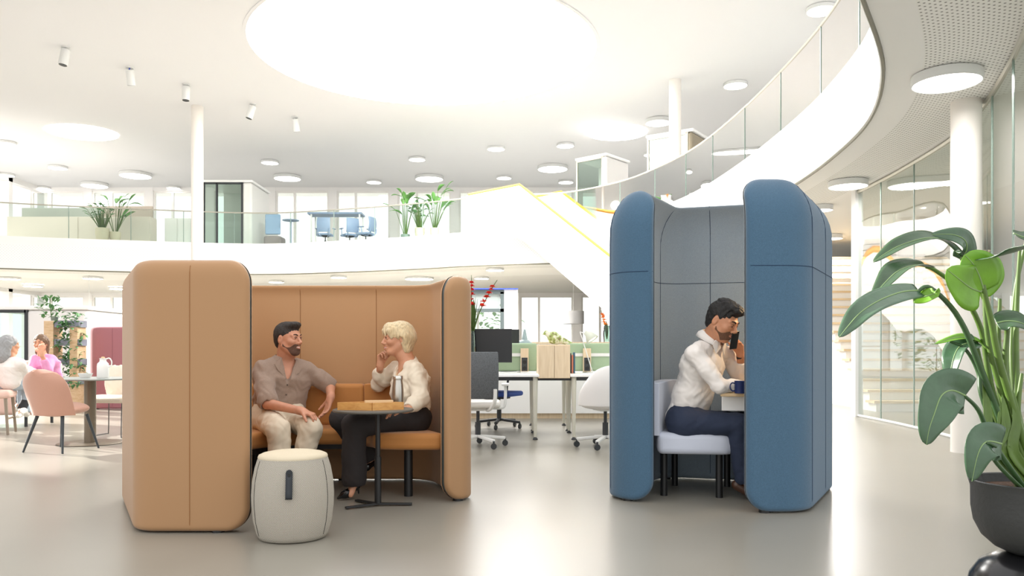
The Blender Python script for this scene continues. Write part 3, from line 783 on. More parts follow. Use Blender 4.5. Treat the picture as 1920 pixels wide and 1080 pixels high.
# bottle
bt = thing('steel_bottle', 'brushed steel insulated drinking bottle standing behind the wooden box', 'bottle', (-.755,5.29,.631))
steel = mat('brushed_steel', (176,172,164), .28, .9)
MB().lathe([(.036,0),(.038,.004),(.038,.10),(.037,.13),(.0335,.160),(.031,.175),(.0305,.185)], 32).build('bottle_body', steel, bt)
MB().lathe([(.032,.186),(.0335,.19),(.0335,.208),(.031,.212),(.001,.212)], 32).build('cap', mat('steel_cap',(200,198,192),.25,.9), bt)
# mug on the blue booth table
mg = thing('enamel_mug', 'dark blue enamel mug on the oak table in front of the man on the phone', 'mug', (1.497,5.245,.729))
bm_ = mat('blue_enamel', (30,44,92), .25)
MB().lathe([(.001,.003),(.034,.003),(.036,.0),(.038,.004),(.038,.078),(.0395,.08),(.038,.082),(.0355,.078),(.035,.008),(.001,.008)], 28, cap=False).build('mug_body', bm_, mg)
MB().tube(catmull([(-.036,0,.066),(-.055,0,.068),(-.066,0,.052),(-.064,0,.03),(-.052,0,.016),(-.036,0,.018)],4), .0045, 8).build('handle', bm_, mg)
# ================= people =================
def frame(fwd, roll=0):
    f = Vector(fwd).normalized(); r = f.cross(Vector((0,0,1))).normalized(); u = r.cross(f)
    M = Matrix((r,f,u)).transposed()
    if roll: M = M@Matrix.Rotation(roll,3,'Y')
    return M          # columns: right, forward, up
class Head:
    def __init__(s, c, fwd, k=1.0, roll=0):
        s.c = Vector(c); s.M = frame(fwd, roll); s.k = k
    def w(s, x, y, z): return s.c+s.M@(Vector((x,y,z))*s.k)
    def rc(s, a, b, ra, rb, k=.015, op='u', **kw): return rc(s.w(*a), s.w(*b), ra*s.k, rb*s.k, k, op, **kw)
    def el(s, c, r, k=.015, op='u', rot=None):
        M = s.M@rot if rot else s.M
        return el(s.w(*c), [v*s.k for v in r], k, op, M)
    def cut(s, p, n, k=.01): return plane_cut(s.w(*p), s.M@Vector(n), k)
def head_prims(h, fem=False, smile=0, open_mouth=False):
    j = .92 if fem else 1.0; L = []
    L += [h.el((0,-.012,.038),(.073,.094,.084)), h.el((0,.028,-.012),(.059*j,.064,.082),.03)]
    L += [h.rc((0,.052,-.086),(0,.068,-.089),.023*j,.021*j,.03)]
    for sx in (-1,1):
        L += [h.rc((sx*.052*j,.0,-.04),(sx*.022*j,.055,-.086),.017,.017,.03), h.el((sx*.036,.060,-.014),(.024,.026,.022),.02)]
        L += [h.el((sx*.031,.104,.014),(.017,.016,.0115),.012,'s'), h.el((sx*.031,.0755,.012),(.0165,.0175,.014),.004)]
        L += [h.rc((sx*.013,.088,.033),(sx*.044,.074,.032),.009,.008,.016)]
        R = Matrix.Rotation(.25*sx,3,'Z')@Matrix.Rotation(-.15,3,'X')
        L += [h.el((sx*.074,-.012,.004),(.008,.018,.031),.006,rot=R), h.el((sx*.083,-.008,.008),(.006,.009,.016),.004,'s',rot=R)]
        L += [h.el((sx*.0105,.099,-.024),(.0085,.011,.0075),.006)]
    L += [h.rc((0,.086,.022),(0,.113,-.019),.008,.0095,.012), h.rc((0,.090,-.036),(0,.088,-.060),.012,.013,.018)]
    z0 = -.049; up = .005*smile
    L += [h.rc((-.022,.078,z0+up),(0,.0955,z0),.004,.0062,.006), h.rc((.022,.078,z0+up),(0,.0955,z0),.004,.0062,.006),
          h.rc((-.018,.080,z0-.010+up*.5),(0,.094,z0-.011),.005,.0075,.006), h.rc((.018,.080,z0-.010+up*.5),(0,.094,z0-.011),.005,.0075,.006)]
    L += [h.rc((-.022,.086,z0-.004+up),(0,.103,z0-.0045),.0018,.0035,.003,'s'), h.rc((.022,.086,z0-.004+up),(0,.103,z0-.0045),.0018,.0035,.003,'s')]
    return L
def neck_prims(h, nb, r=.058, k=.03):
    return [rc(h.w(0,-.022,-.03), nb, r*h.k, r*1.08, k), rc(h.w(0,.015,-.075), Vector(nb)+Vector((0,0,-.01)), r*.7*h.k, r*.7, k)]
def hand_prims(wr, fd, pn, curls=(.3,.4,.45,.5), thumb=(.5,.3), side=1, k=1.0, spread=.08, thumbdir=None):
    """wr wrist, fd direction to the fingers, pn palm normal, side: +1 thumb on (fd x pn)"""
    wr = Vector(wr); fd = Vector(fd).normalized(); pn = Vector(pn); pn = (pn-fd*pn.dot(fd)).normalized(); lat = fd.cross(pn).normalized()*side
    L = []
    for i,o in enumerate((.027,.009,-.009,-.026)):
        L.append(rc(wr+lat*o*.6*k+fd*.005, wr+fd*(.088-.004*abs(i-1))*k+lat*o*k, .0145*k, .0108*k, .012))
    L.append(rc(wr-fd*.02, wr+fd*.02*k, .023*k, .021*k, .02))
    lens = (.073,.082,.076,.060); rad = (.0088,.0092,.0088,.0078)
    for i,o in enumerate((.028,.009,-.0095,-.027)):
        b = wr+fd*(.088-.004*abs(i-1))*k+lat*o*k; c = curls[i]; a = 0; p = b
        sp = lat*spread*(1.2-i*.8)
        for sgi,(fr_,bend) in enumerate(((.45,.75),(.30,1.05),(.25,.75))):
            a += c*bend; d = (fd*math.cos(a)+pn*math.sin(a)+sp*math.cos(a)).normalized(); q = p+d*lens[i]*fr_*k
            L.append(rc(p,q,rad[i]*k*(1-.08*sgi),rad[i]*k*(1-.08*(sgi+1)),.003)); p = q
    tb = wr+fd*.022*k+lat*.022*k
    td = Vector(thumbdir).normalized() if thumbdir else (lat*.75+fd*.65+pn*.35*thumb[0]).normalized()
    t1 = tb+td*.042*k; t2 = t1+(td*.8+fd*.4+pn*thumb[1]).normalized()*.031*k; t3 = t2+(td*.6+fd*.6+pn*thumb[1]*1.5).normalized()*.024*k
    L += [rc(tb,t1,.0165*k,.0115*k,.012), rc(t1,t2,.0110*k,.0098*k,.003), rc(t2,t3,.0098*k,.0078*k,.003)]
    return L
def add_eyes(h, body, org, iris=(70,50,35), browc=(40,30,24), look=(0,0), brow=1.0, lips=(176,104,92), fem=False, smile=0):
    scl = mat('eye_white',(226,220,214),.3); ir = mat('iris_%d'%iris[0], iris, .25); bw = mat('brow_%d'%browc[0], browc, .9)
    lm = mat('lips_%d'%lips[0], lips, .5); lash = mat('lash',(34,24,20),.8)
    for sx in (-1,1):
        m = MB().ell(h.w(sx*.031,.0765,.012), [.0145*h.k]*3, 16, 10); e = m.build('eye', scl, body, org=org)
        MB().ell(h.w(sx*.031+look[0],.0885,.011+look[1]), [.0058*h.k]*3, 12, 8).build('iris', ir, e, org=org)
        pts = [h.w(sx*a,y,z) for a,y,z in ((.016,.0895,.012),(.023,.0935,.0185),(.031,.094,.0205),(.039,.089,.018),(.046,.079,.0125))]
        MB().tube(catmull(pts,4), .0016*h.k, 6).build('eyelash', lash, body, org=org)
        pts = [h.w(sx*a,y,z) for a,y,z in ((.012,.0975,.031),(.022,.0965,.0365),(.034,.0895,.039),(.046,.076,.034))]
        MB().tube(catmull(pts,4), [ (.0034-.0022*abs(t/12-.35))*brow*h.k for t in range(13)], 8).build('eyebrow', bw, body, org=org)
    z0 = -.049; up = .005*smile
    MB().tube(catmull([h.w(x,y,z) for x,y,z in ((-.022,.0815,z0+up),(-.011,.0955,z0+.001),(0,.1015,z0),(.011,.0955,z0+.001),(.022,.0815,z0+up))],4), [.001+.0016*math.sin(PI*t/16) for t in range(17)], 8).build('upper_lip', lm, body, org=org)
    MB().tube(catmull([h.w(x,y,z) for x,y,z in ((-.020,.082,z0-.008+up),(-.010,.0965,z0-.011),(0,.1005,z0-.012),(.010,.0965,z0-.011),(.020,.082,z0-.008+up))],4), [.001+.0024*math.sin(PI*t/16) for t in range(17)], 8).build('lower_lip', lm, body, org=org)
    if smile > .6:
        MB().tube(catmull([h.w(x,y,z) for x,y,z in ((-.017,.0855,z0-.003+up*.8),(0,.099,z0-.0055),(.017,.0855,z0-.003+up*.8))],4), [.0012+.0020*math.sin(PI*t/8) for t in range(9)], 8).build('teeth', mat('teeth',(236,230,220),.3), body, org=org)
def skinm(n, c): return mat(n, c, .5, bump=.06, bscale=220, var=.05, vscale=30, trans=.12)
def hairnoise(h, amp, f=260, seed=0):
    M = np.array(h.M); c = np.array(h.c[:])
    def g(x,y,z):
        X = x-c[0]; Y = y-c[1]; Z = z-c[2]
        u = X*M[0,0]+Y*M[1,0]+Z*M[2,0]; v = X*M[0,1]+Y*M[1,1]+Z*M[2,1]; w = X*M[0,2]+Y*M[1,2]+Z*M[2,2]
        return amp*(np.sin(u*f+3*np.sin(v*60+seed)+2*np.sin(w*70))*.6+np.sin(v*f*.7+2.5*np.sin(u*80+w*50))*.4)
    return g
def torso_axes(Pv, Nb, SR, SL):
    u = (Nb-Pv).normalized(); r = (SR-SL); r = (r-u*r.dot(u)).normalized(); f = u.cross(r); return u,r,f
def make_person(name, label, J, skin, h, fem, headk, shirtm, trm, hairs, extra):
    org = Vector(J['org']); Pv,Nb,SR,SL = J['P'],J['N'],J['SR'],J['SL']; u,r,f = torso_axes(Pv,Nb,SR,SL)
    g = .9 if fem else 1.0
    chest = Pv.lerp(Nb,.68); waist = Pv.lerp(Nb,.32)
    sk = []
    sk += neck_prims(h, Nb, .052 if fem else .060)
    sk += [rc(Pv,waist,.10*g,.09*g,.04,w=r,m=1.4), rc(waist,chest,.09*g,.105*g,.04,w=r,m=1.4), rc(chest,Pv.lerp(Nb,.86),.10*g,.06*g,.05,w=r,m=1.7),
           rc(SR,Nb-u*.03,.045*g,.045,.04), rc(SL,Nb-u*.03,.045*g,.045,.04)]
    ar = J.get('arm_r',(.046,.038,.026))
    for s in 'RL':
        sk += [rc(J['S'+s],J['E'+s],ar[0]*g,ar[1]*g,.02), rc(J['E'+s],J['W'+s],ar[1]*g,ar[2]*g,.015)]
        sk += [rc(J['H'+s],J['K'+s],.078*g,.052*g,.03), rc(J['K'+s],J['A'+s],.050*g,.033*g,.02), rc(J['A'+s],J['T'+s]+Vector((0,0,.02)),.033*g,.024*g,.02)]
    hp = head_prims(h, fem, J.get('smile',0)); 
    fine = [(h.c-Vector((.16,.16,.16)), h.c+Vector((.16,.16,.15)))]
    allp = sk+hp
    hands = []
    for s in 'RL':
        if 'hand'+s in J:
            hpz = hand_prims(J['W'+s], **J['hand'+s]); allp = allp+hpz; hands.append(hpz)
    lo = np.min([p['lo'] for p in allp if p['op']=='u'],0)-.03; hi = np.max([p['hi'] for p in allp if p['op']=='u'],0)+.03
    # body at 6 mm ; head and hands are meshed again at fine pitch in place of the coarse ones
    boxes = [(h.c-Vector((.135,.135,.150)), h.c+Vector((.135,.135,.17)))]
    for hz in hands:
        a = np.min([p['lo'] for p in hz],0)-.006; b = np.max([p['hi'] for p in hz],0)+.006; boxes.append((a,b))
    chunks = []
    H = .006
    D, ax = sdf_eval(allp, lo, hi, H); V,Fc = surface_nets(D, ax)
    cen = V[Fc].mean(1); keep = np.ones(len(Fc), bool)
    for a,b in boxes:
        a = np.array(a[:])+.002; b = np.array(b[:])-.002
        keep &= ~np.all((cen > a) & (cen < b), axis=1)
    chunks.append((V, Fc[keep]))
    for i,(a,b) in enumerate(boxes):
        hh = .0026; ax2 = np.array(a[:]); bx2 = np.array(b[:]); D, ax = sdf_eval(allp, ax2-hh, bx2+hh, hh)
        V,Fc = surface_nets(D, ax); cen = V[Fc].mean(1)
        # drop the capping faces on the block border
        k2 = np.all((cen > ax2+hh*.3) & (cen < bx2-hh*.3), axis=1); chunks.append((V,Fc[k2]))
    body = np_mesh(name, chunks, skin, None, org); body.location = org; setp(body, label, 'person')
    # shirt
    if shirtm:
        sh = J['shirt']; e = sh.get('ease',.016)
        q = [rc(Pv+u*sh.get('hem',-.02),waist,.105*g+e,.098*g+e,.05,w=r,m=1.42), rc(waist,chest,.098*g+e,.108*g+e,.05,w=r,m=1.42), rc(chest,Pv.lerp(Nb,.88),.10*g+e,.055*g+e*.6,.05,w=r,m=1.75),
             rc(SR,Nb-u*.035,.048*g+e*.7,.048,.045), rc(SL,Nb-u*.035,.048*g+e*.7,.048,.045)]
        for s in 'RL':
            sl = sh['sleeve'+s]   # list of (t along arm 0..2, radius)
            def ap(t, s=s):
                return J['S'+s].lerp(J['E'+s],t) if t <= 1 else J['E'+s].lerp(J['W'+s],t-1)
            for (t0,r0),(t1,r1) in zip(sl[:-1], sl[1:]): q.append(rc(ap(t0),ap(t1),r0,r1,.02))
        q += sh.get('add',[])
        for s in 'RL':
            sl = sh['sleeve'+s]; t1 = sl[-1][0]
            A,B = (J['S'+s],J['E'+s]) if t1 <= 1 else (J['E'+s],J['W'+s])
            tt_ = t1 if t1 <= 1 else t1-1; d = (B-A).normalized(); pt_ = A.lerp(B,tt_)
            q.append(rc(pt_+d*.055, pt_+d*.11, .052, .055, .004,'s'))
        q += sh.get('sub',[])
        o = blob('shirt', q, .0055, shirtm, body, org, noise=wrinkle(sh.get('wr',.003), sh.get('wf',38), sh.get('ws',0)))
    if trm:
        t = J['trousers']; q = [rc(J['HR'],J['HL'],.10*g+.02,.10*g+.02,.05), rc(Pv,Pv+u*t.get('rise',.05),.105*g+.012,.10*g+.010,.05,w=r,m=1.35)]
        for s in 'RL':
            q += [rc(J['H'+s],J['K'+s],.085*g+.014,t['knee'],.04), rc(J['K'+s],J['A'+s]+ (J['K'+s]-J['A'+s]).normalized()*t.get('cuff',.03),t['knee'],t['hem'],.02)]
        q += t.get('add',[])
        for s in 'RL':
            d = (J['A'+s]-J['K'+s]).normalized(); pt_ = J['A'+s]-d*t.get('cuff',.03); q.append(rc(pt_+d*(.02+t['hem']*1.1),pt_+d*(.1+t['hem']*1.1),t['hem']*1.15,t['hem']*1.2,.004,'s'))
        q += t.get('sub',[])
        blob('trousers', q, .006, trm, body, org, noise=wrinkle(t.get('wr',.0035), t.get('wf',34), 1.3))
    return body
def shoe(name, A, T, m, body, org, h0=.06, heel=0):
    d = (T-A); d.z = 0; d.normalize(); hz = Vector((A.x,A.y,0))-d*.05; tz = Vector((T.x,T.y,0))+d*.02
    zh = T.z
    q = [rc(hz+Vector((0,0,A.z-.035)), hz.lerp(tz,.55)+Vector((0,0,zh+.03)), .036,.036,.03), rc(hz.lerp(tz,.5)+Vector((0,0,zh+.026)), tz+Vector((0,0,zh+.012)), .036,.026,.03)]
    return blob(name, q, .005, m, body, org)
V3 = Vector
# ---------------- man in taupe shirt ----------------
d0 = 5.7
J = dict(org=(-1.6,5.7,0), P=P(522,775,5.86), N=P(536,675,5.86), SR=P(492,694,5.76), SL=P(575,693,5.92),
    ER=P(502,757,5.58), WR=P(566,771,5.42), EL=P(619,724,5.98), WL=P(620,745,5.78),
    HR=P(500,783,5.78), HL=P(545,783,5.86), KR=P(521,806,5.36), KL=P(583,803,5.42), AR=P(533,915,5.38), AL=P(552,915,5.42), TR=V3((-1.55,5.22,.0)), TL=V3((-1.42,5.25,.0)), smile=.8)
h1 = Head(P(541,638,5.80), (.90,-.44,.02), 1.0)
J['handR'] = dict(fd=V3((.92,-.25,-.28)), pn=V3((-.2,.1,-.9)), curls=(.75,.8,.85,.9), side=-1, thumb=(.5,.4))
J['handL'] = dict(fd=V3((-.22,-.25,-.93)), pn=V3((-.6,-.5,.0)), curls=(.25,.3,.35,.4), side=1, thumb=(.3,.2), k=1.03)
taupe = mat('taupe_linen', (148,127,112), .85, bump=.25, bscale=500, var=.06, vscale=120, sheen=.2)
cream = mat('cream_cotton', (214,200,178), .9, bump=.2, bscale=400)
u,r,f = torso_axes(J['P'],J['N'],J['SR'],J['SL']); N_ = J['N']
vtip = N_-u*.155+f*.115
J['shirt'] = dict(ease=.024, hem=-.03, sleeveR=[(0,.060),(.5,.070),(.88,.074)], sleeveL=[(0,.056),(.5,.062),(.92,.066)], wr=.008, wf=30, ws=.5,
    sub=[rc(N_+u*.05+f*.05, vtip+f*.03, .062,.010,.006,'s'), rc(N_+u*.02,N_+u*.10,.066,.075,.006,'s')],
    add=[])
J['trousers'] = dict(knee=.078, hem=.066, cuff=.05, wr=.007, wf=32, rise=.02)
skin1 = skinm('skin_warm', (196,140,112))
man1 = make_person('person', 'smiling bearded man in taupe short-sleeved shirt and cream trousers on the brown booth bench', J, skin1, h1, False, 1, taupe, cream, None, None)
org = V3(J['org'])
add_eyes(h1, man1, org, (60,42,30), (44,32,26), smile=1, brow=1.2, look=(.002,0))
dark = mat('dark_brown_hair', (44,38,34), .7, bump=.8, bscale=160, var=.35, vscale=90, strand=(1,1,.3))
hp = [h1.el((0,-.020,.048),(.079,.099,.088),.01), h1.el((0,.035,.102),(.058,.055,.030),.02), h1.el((0,.070,.112),(.045,.030,.018),.02), h1.el((0,-.06,.0),(.066,.05,.07),.02),
      h1.rc((-.08,.115,.010),(.08,.115,.010),.062,.062,.008,'s'), h1.el((.08,.055,-.05),(.04,.07,.095),.01,'s'), h1.el((-.08,.055,-.05),(.04,.07,.095),.01,'s'),
      h1.el((-.08,-.010,.003),(.03,.024,.036),.006,'s'), h1.el((.08,-.010,.003),(.03,.024,.036),.006,'s'), h1.cut((0,-.05,-.062),(0,.35,-1)), ]
blob('hair', hp, .0036, dark, man1, org, noise=hairnoise(h1,.0013,300))
beard = mat('short_beard', (104,76,62), .95, bump=.8, bscale=300, var=.3, vscale=200)
def beard_mesh(h, body, org, m, off=.0032):
    base = head_prims(h)
    def f0(X,Y,Z):
        D = None
        for p in base:
            d = p['f'](X,Y,Z); k = p['k']
            if D is None: D = d; continue
            if p['op'] == 'u': hh = np.maximum(k-np.abs(D-d),0)/k; D = np.minimum(D,d)-hh*hh*k*.25
            else: d = -d; hh = np.maximum(k-np.abs(D-d),0)/k; D = np.maximum(D,d)+hh*hh*k*.25
        return D-off
    R = .12; c = np.array(h.c[:])
    L = [dict(f=f0, lo=c-R, hi=c+R, k=.001, op='u')]
    # keep jaw/mouth zone
    L += [h.cut((0,.0,-.010),(0,-.15,1),.004), h.cut((0,.006,0),(0,-1,.05),.004), h.el((.055,.052,-.012),(.022,.05,.036),.01,'s'), h.el((-.055,.052,-.012),(.022,.05,.036),.01,'s'), h.el((0,.10,.01),(.045,.05,.046),.006,'s'), h.el((.042,.085,-.008),(.024,.03,.024),.006,'s'), h.el((-.042,.085,-.008),(.024,.03,.024),.006,'s'),
          h.el((0,.105,-.053),(.021,.03,.011),.004,'s')]
    return blob('beard', L, .0026, m, body, org, lo=c-R, hi=c+R)
beard_mesh(h1, man1, org, beard, .0022)
# collar and placket of the taupe shirt
def flap(name, pts, m, body, org, th=.006):
    mb = MB().add(pts, [tuple(range(len(pts)))]); return mb.build(name, m, body, org=org, smooth=False, solid=th)
def collar(N_, u, r, f, m, body, org, R=.075, hgt=.04, vt=None, leg=.13, stand=.02, k=1):
    """stand-up band round the neck falling into two pointed leaves"""
    mb = MB(); vs = []; K = 20
    for i in range(K+1):
        a = PI*(.5)+ (i/K-.5)*PI*1.62      # from front right round the back to front left
        d = r*math.cos(a+PI)*-1+f*(-math.sin(a))
        t = abs(i/K-.5)*2
        c0 = N_-u*.005+f*(-.004)
        top = c0+d*R+u*(stand+.018-.012*t); bot = c0+d*(R+.030+.012*t)+u*(stand-.030-.030*t*t)
        vs += [c0+d*(R-.002)+u*(stand-.035-.01*t), top, (top+bot)/2+d*.006+u*.004, bot]
    fs = []
    for i in range(K):
        for j in range(3): fs.append((i*4+j,i*4+j+1,i*4+j+5,i*4+j+4))
    mb.add(vs, fs); o = mb.build(name_c, m, body, org=org, solid=.004, angle=80); return o
name_c = 'collar'
collar(N_, u, r, f, taupe, man1, org, R=.078)
for s in (-1,1):   # camp collar leaves
    a = N_+f*.082+r*s*.055+u*.0; flap('lapel', [a+u*.02, N_+f*.128+r*s*.012-u*.125, N_+f*.122+r*s*.075-u*.075, N_+f*.088+r*s*.10-u*.035], taupe, man1, org, .006)
for kx in range(4):
    q = N_+f*(.140)-u*(.17+.07*kx)+f*(-.004+.006*kx); MB().ell(q,(.006,.006,.006),10,6).build('button', mat('shirt_button',(70,58,50),.4), man1, org=org)
for s,K_ in (('R',J['KR']),):
    a = J['HR'].lerp(J['KR'],.55)+V3((-.075,-.02,.03)); 
shw = mat('white_sneaker', (226,222,214), .5)
shoe('shoe', J['AR'], J['TR'], shw, man1, org); shoe('shoe', J['AL'], J['TL'], shw, man1, org)

# ---------------- woman in cream blouse ----------------
J = dict(org=(-.75,5.7,0), P=P(776,779,5.74), N=P(766,682,5.78), SR=P(742,693,5.90), SL=P(779,697,5.66),
    ER=P(708,722,6.0), WR=P(713,686,5.84), EL=P(789,747,5.56), WL=P(762,768,5.40),
    HR=P(768,785,5.84), HL=P(778,786,5.66), KR=P(640,786,5.62), KL=P(664,797,5.42), AR=P(696,856,5.72), AL=P(664,906,5.43), TR=P(676,882,5.66), TL=V3((-1.09,5.40,.02)), smile=1, arm_r=(.040,.034,.024))
h2 = Head(P(746,637,5.78), (-.92,-.36,-.04), 1.0)
J['handR'] = dict(fd=V3((.08,-.12,1)), pn=V3((.8,-.5,.0)), curls=(1.05,1.1,1.1,1.15), side=1, thumb=(.3,.3), k=.95)
J['handL'] = dict(fd=V3((-.9,-.2,-.1)), pn=V3((0,-.1,-1)), curls=(.35,.4,.4,.45), side=1, k=.92)
ivory = mat('ivory_silk', (226,214,192), .6, bump=.08, bscale=200, sheen=.2)
blackt = mat('black_trouser_cloth', (38,33,33), .85, bump=.1, bscale=300)
u,r,f = torso_axes(J['P'],J['N'],J['SR'],J['SL']); N_ = J['N']
J['shirt'] = dict(ease=.018, hem=.05, sleeveR=[(0,.055),(.6,.060),(1.0,.052),(1.55,.044),(1.72,.034)], sleeveL=[(0,.056),(.5,.062),(1.0,.062),(1.5,.052),(1.8,.036)], wr=.008, wf=34, ws=2.2,
    add=[rc(N_-u*.20+f*.075+r*.05,N_-u*.22+f*.075-r*.05,.06,.06,.05), rc(N_-u*.02,N_+u*.012-f*.01,.072,.062,.03)],
    sub=[rc(N_+u*.06+f*.045, N_-u*.20+f*.150, .058,.010,.006,'s'), rc(N_+u*.02+f*.01,N_+u*.12+f*.01,.062,.075,.006,'s')])
J['trousers'] = dict(knee=.080, hem=.084, cuff=.03, wr=.004, wf=30, rise=.05)
skin2 = skinm('skin_fair', (206,150,118))
wom = make_person('person', 'blonde woman in cream blouse and black trousers in the brown booth, hand at her chin', J, skin2, h2, True, 1, ivory, blackt, None, None)
org = V3(J['org'])
add_eyes(h2, wom, org, (70,86,96), (150,120,86), smile=1, brow=.7, lips=(184,92,86), look=(-.002,0))
blond = mat('blonde_hair', (214,194,154), .55, bump=.6, bscale=90, var=.22, vscale=60, strand=(1.6,1.6,.25), sheen=.3)
hp = [h2.el((0,-.022,.045),(.088,.108,.092),.01), h2.rc((-.070,-.030,.02),(-.062,-.045,-.075),.038,.024,.03), h2.rc((.070,-.030,.02),(.062,-.045,-.075),.038,.024,.03), h2.rc((0,-.085,.0),(0,-.075,-.070),.050,.032,.04,w=h2.M@V3((1,0,0)),m=1.5),
      h2.el((0,.058,.082),(.062,.044,.045),.02), h2.rc((-.052,.075,.065),(-.064,.060,.010),.020,.006,.01), h2.rc((.052,.075,.065),(.064,.060,.010),.020,.006,.01), h2.rc((-.02,.096,.07),(-.036,.098,.030),.014,.004,.01), h2.rc((.02,.096,.07),(.03,.098,.032),.014,.004,.01),
      h2.el((0,.100,-.035),(.055,.095,.066),.008,'s'), h2.rc((-.1,.035,-.030),(.1,.035,-.030),.040,.040,.01,'s'), h2.el((-.092,.002,-.004),(.024,.018,.026),.006,'s'), h2.el((.092,.002,-.004),(.024,.018,.026),.006,'s')]
blob('hair', hp, .0036, blond, wom, org, noise=hairnoise(h2,.0017,230))
hl = mat('black_patent', (14,14,16), .2)
def pump(A, T, tip_dir, body, org, heel_len):
    A = V3(A); T = V3(T); d = (T-A).normalized(); up = V3((0,0,1)); 
    hb = A-d*.02-up*.035
    q = [rc(hb-up*.0, A.lerp(T,.55)-up*.01, .027,.026,.02), rc(A.lerp(T,.5)-up*.012, T+up*.014, .030,.008,.02), el(A+up*.022+d*.02,(.03,.03,.03),.006,'s',None), rc(A+d*.01+up*.012, A.lerp(T,.6)+up*.022, .026,.020,.006,'s')]
    o = blob('shoe', q, .0035, hl, body, org)
    MB().tube([hb-up*.005-d*.012, hb-up*.05-d*.022, hb+V3((0,0,-heel_len))-d*.024], [.012,.006,.004], 10).build('heel', hl, o, org=org)
pump(J['AL'], P(634,938,5.38), None, wom, org, J['AL'].z-.040)
pump(J['AR']+V3((0,0,-.02)), P(678,882,5.66), None, wom, org, .06)
MB().tube(catmull([N_+u*.02+r*.055+f*.01, N_-u*.04+r*.035+f*.075, N_-u*.10+f*.100, N_-u*.04-r*.035+f*.075, N_+u*.02-r*.055+f*.01],5),.0013,5).build('necklace', mat('gold',(210,170,90),.25,.9), wom, org=org)

# ---------------- man in white shirt (blue booth) ----------------
J = dict(org=(1.35,5.6,0), P=P(1286,782,5.60), N=P(1333,636,5.50), SR=P(1302,663,5.36), SL=P(1366,668,5.66),
    ER=P(1350,724,5.30), WR=P(1392,722,5.34), EL=P(1392,716,5.66), WL=P(1389,668,5.56),
    HR=P(1283,792,5.50), HL=P(1285,792,5.68), KR=P(1384,796,5.38), KL=P(1395,793,5.66), AR=P(1396,900,5.42), AL=P(1412,905,5.72), TR=V3((1.72,5.38,0)), TL=V3((1.85,5.66,0)), smile=0)
h3 = Head(P(1354,605,5.40), (.68,-.66,-.42), 1.06, roll=-.06)
J['handL'] = dict(fd=V3((-.15,-.2,.95)), pn=V3((-.9,-.35,-.1)), curls=(.35,.55,.65,.7), side=-1, thumb=(.6,.3), k=1.0)
J['handR'] = dict(fd=V3((1,0,-.02)), pn=V3((0,.2,-1)), curls=(.4,.45,.5,.5), side=-1, k=1.0)
whites = mat('white_cotton', (232,226,220), .8, bump=.12, bscale=300)
navy = mat('navy_cloth', (36,46,68), .85, bump=.15, bscale=300)
u,r,f = torso_axes(J['P'],J['N'],J['SR'],J['SL']); N_ = J['N']
J['shirt'] = dict(ease=.014, hem=-.01, sleeveR=[(0,.060),(.5,.060),(1.0,.050),(1.6,.042),(1.9,.036)], sleeveL=[(0,.060),(.5,.058),(1.0,.050),(1.5,.044),(1.72,.038)], wr=.006, wf=38, ws=4,
    sub=[rc(N_+u*.05+f*.05, N_-u*.10+f*.115, .058,.008,.006,'s'), rc(N_+u*.02,N_+u*.10,.060,.070,.006,'s')])
J['trousers'] = dict(knee=.076, hem=.068, cuff=.02, wr=.004, wf=36, rise=.06)
skin3 = skinm('skin_tan', (196,138,104))
man3 = make_person('person', 'dark-haired man in white shirt and navy trousers phoning in the blue booth', J, skin3, h3, False, 1, whites, navy, None, None)
org = V3(J['org'])
add_eyes(h3, man3, org, (40,28,20), (26,20,17), smile=-.3, brow=1.35, look=(.002,-.003))
blk = mat('black_hair', (24,21,20), .6, bump=.8, bscale=130, var=.5, vscale=70, strand=(1,1,.5))
hp = [h3.el((0,-.020,.052),(.081,.100,.090),.01), h3.el((0,.040,.110),(.060,.060,.036),.02), h3.el((0,.085,.105),(.050,.030,.024),.02), h3.el((0,-.02,.125),(.06,.06,.03),.02), h3.el((0,-.06,.0),(.066,.05,.075),.02),
      h3.rc((-.08,.118,.006),(.08,.118,.006),.064,.064,.008,'s'), h3.el((.08,.055,-.05),(.04,.070,.095),.01,'s'), h3.el((-.08,.055,-.05),(.04,.07,.095),.01,'s'),
      h3.el((-.08,-.010,.003),(.03,.024,.036),.006,'s'), h3.el((.08,-.010,.003),(.03,.024,.036),.006,'s'), h3.cut((0,-.05,-.065),(0,.35,-1))]
blob('hair', hp, .0036, blk, man3, org, noise=hairnoise(h3,.0032,170,1))
beard_mesh(h3, man3, org, mat('dark_stubble',(112,78,58),.95, bump=.8, bscale=300, var=.3, vscale=200), .0022)
collar(N_, u, r, f, whites, man3, org, R=.070, stand=.036)
for s in (-1,1):
    a = N_+f*.080+r*s*.05+u*.02; flap('collar_point', [a+u*.025, N_+f*.100+r*s*.012-u*.03, N_+f*.104+r*s*.050-u*.075, N_+f*.075+r*s*.085-u*.02], whites, man3, org, .005)
W = J['WL']; dd = (J['WL']-J['EL']).normalized(); MB().tube([W-dd*.012,W+dd*.006],.031,24).build('wristband', mat('black_band',(26,30,40),.5), man3, org=org)
shoe('shoe', J['AR'], J['TR'], mat('brown_leather',(70,44,30),.4), man3, org); shoe('shoe', J['AL'], J['TL'], MATS['brown_leather'], man3, org)
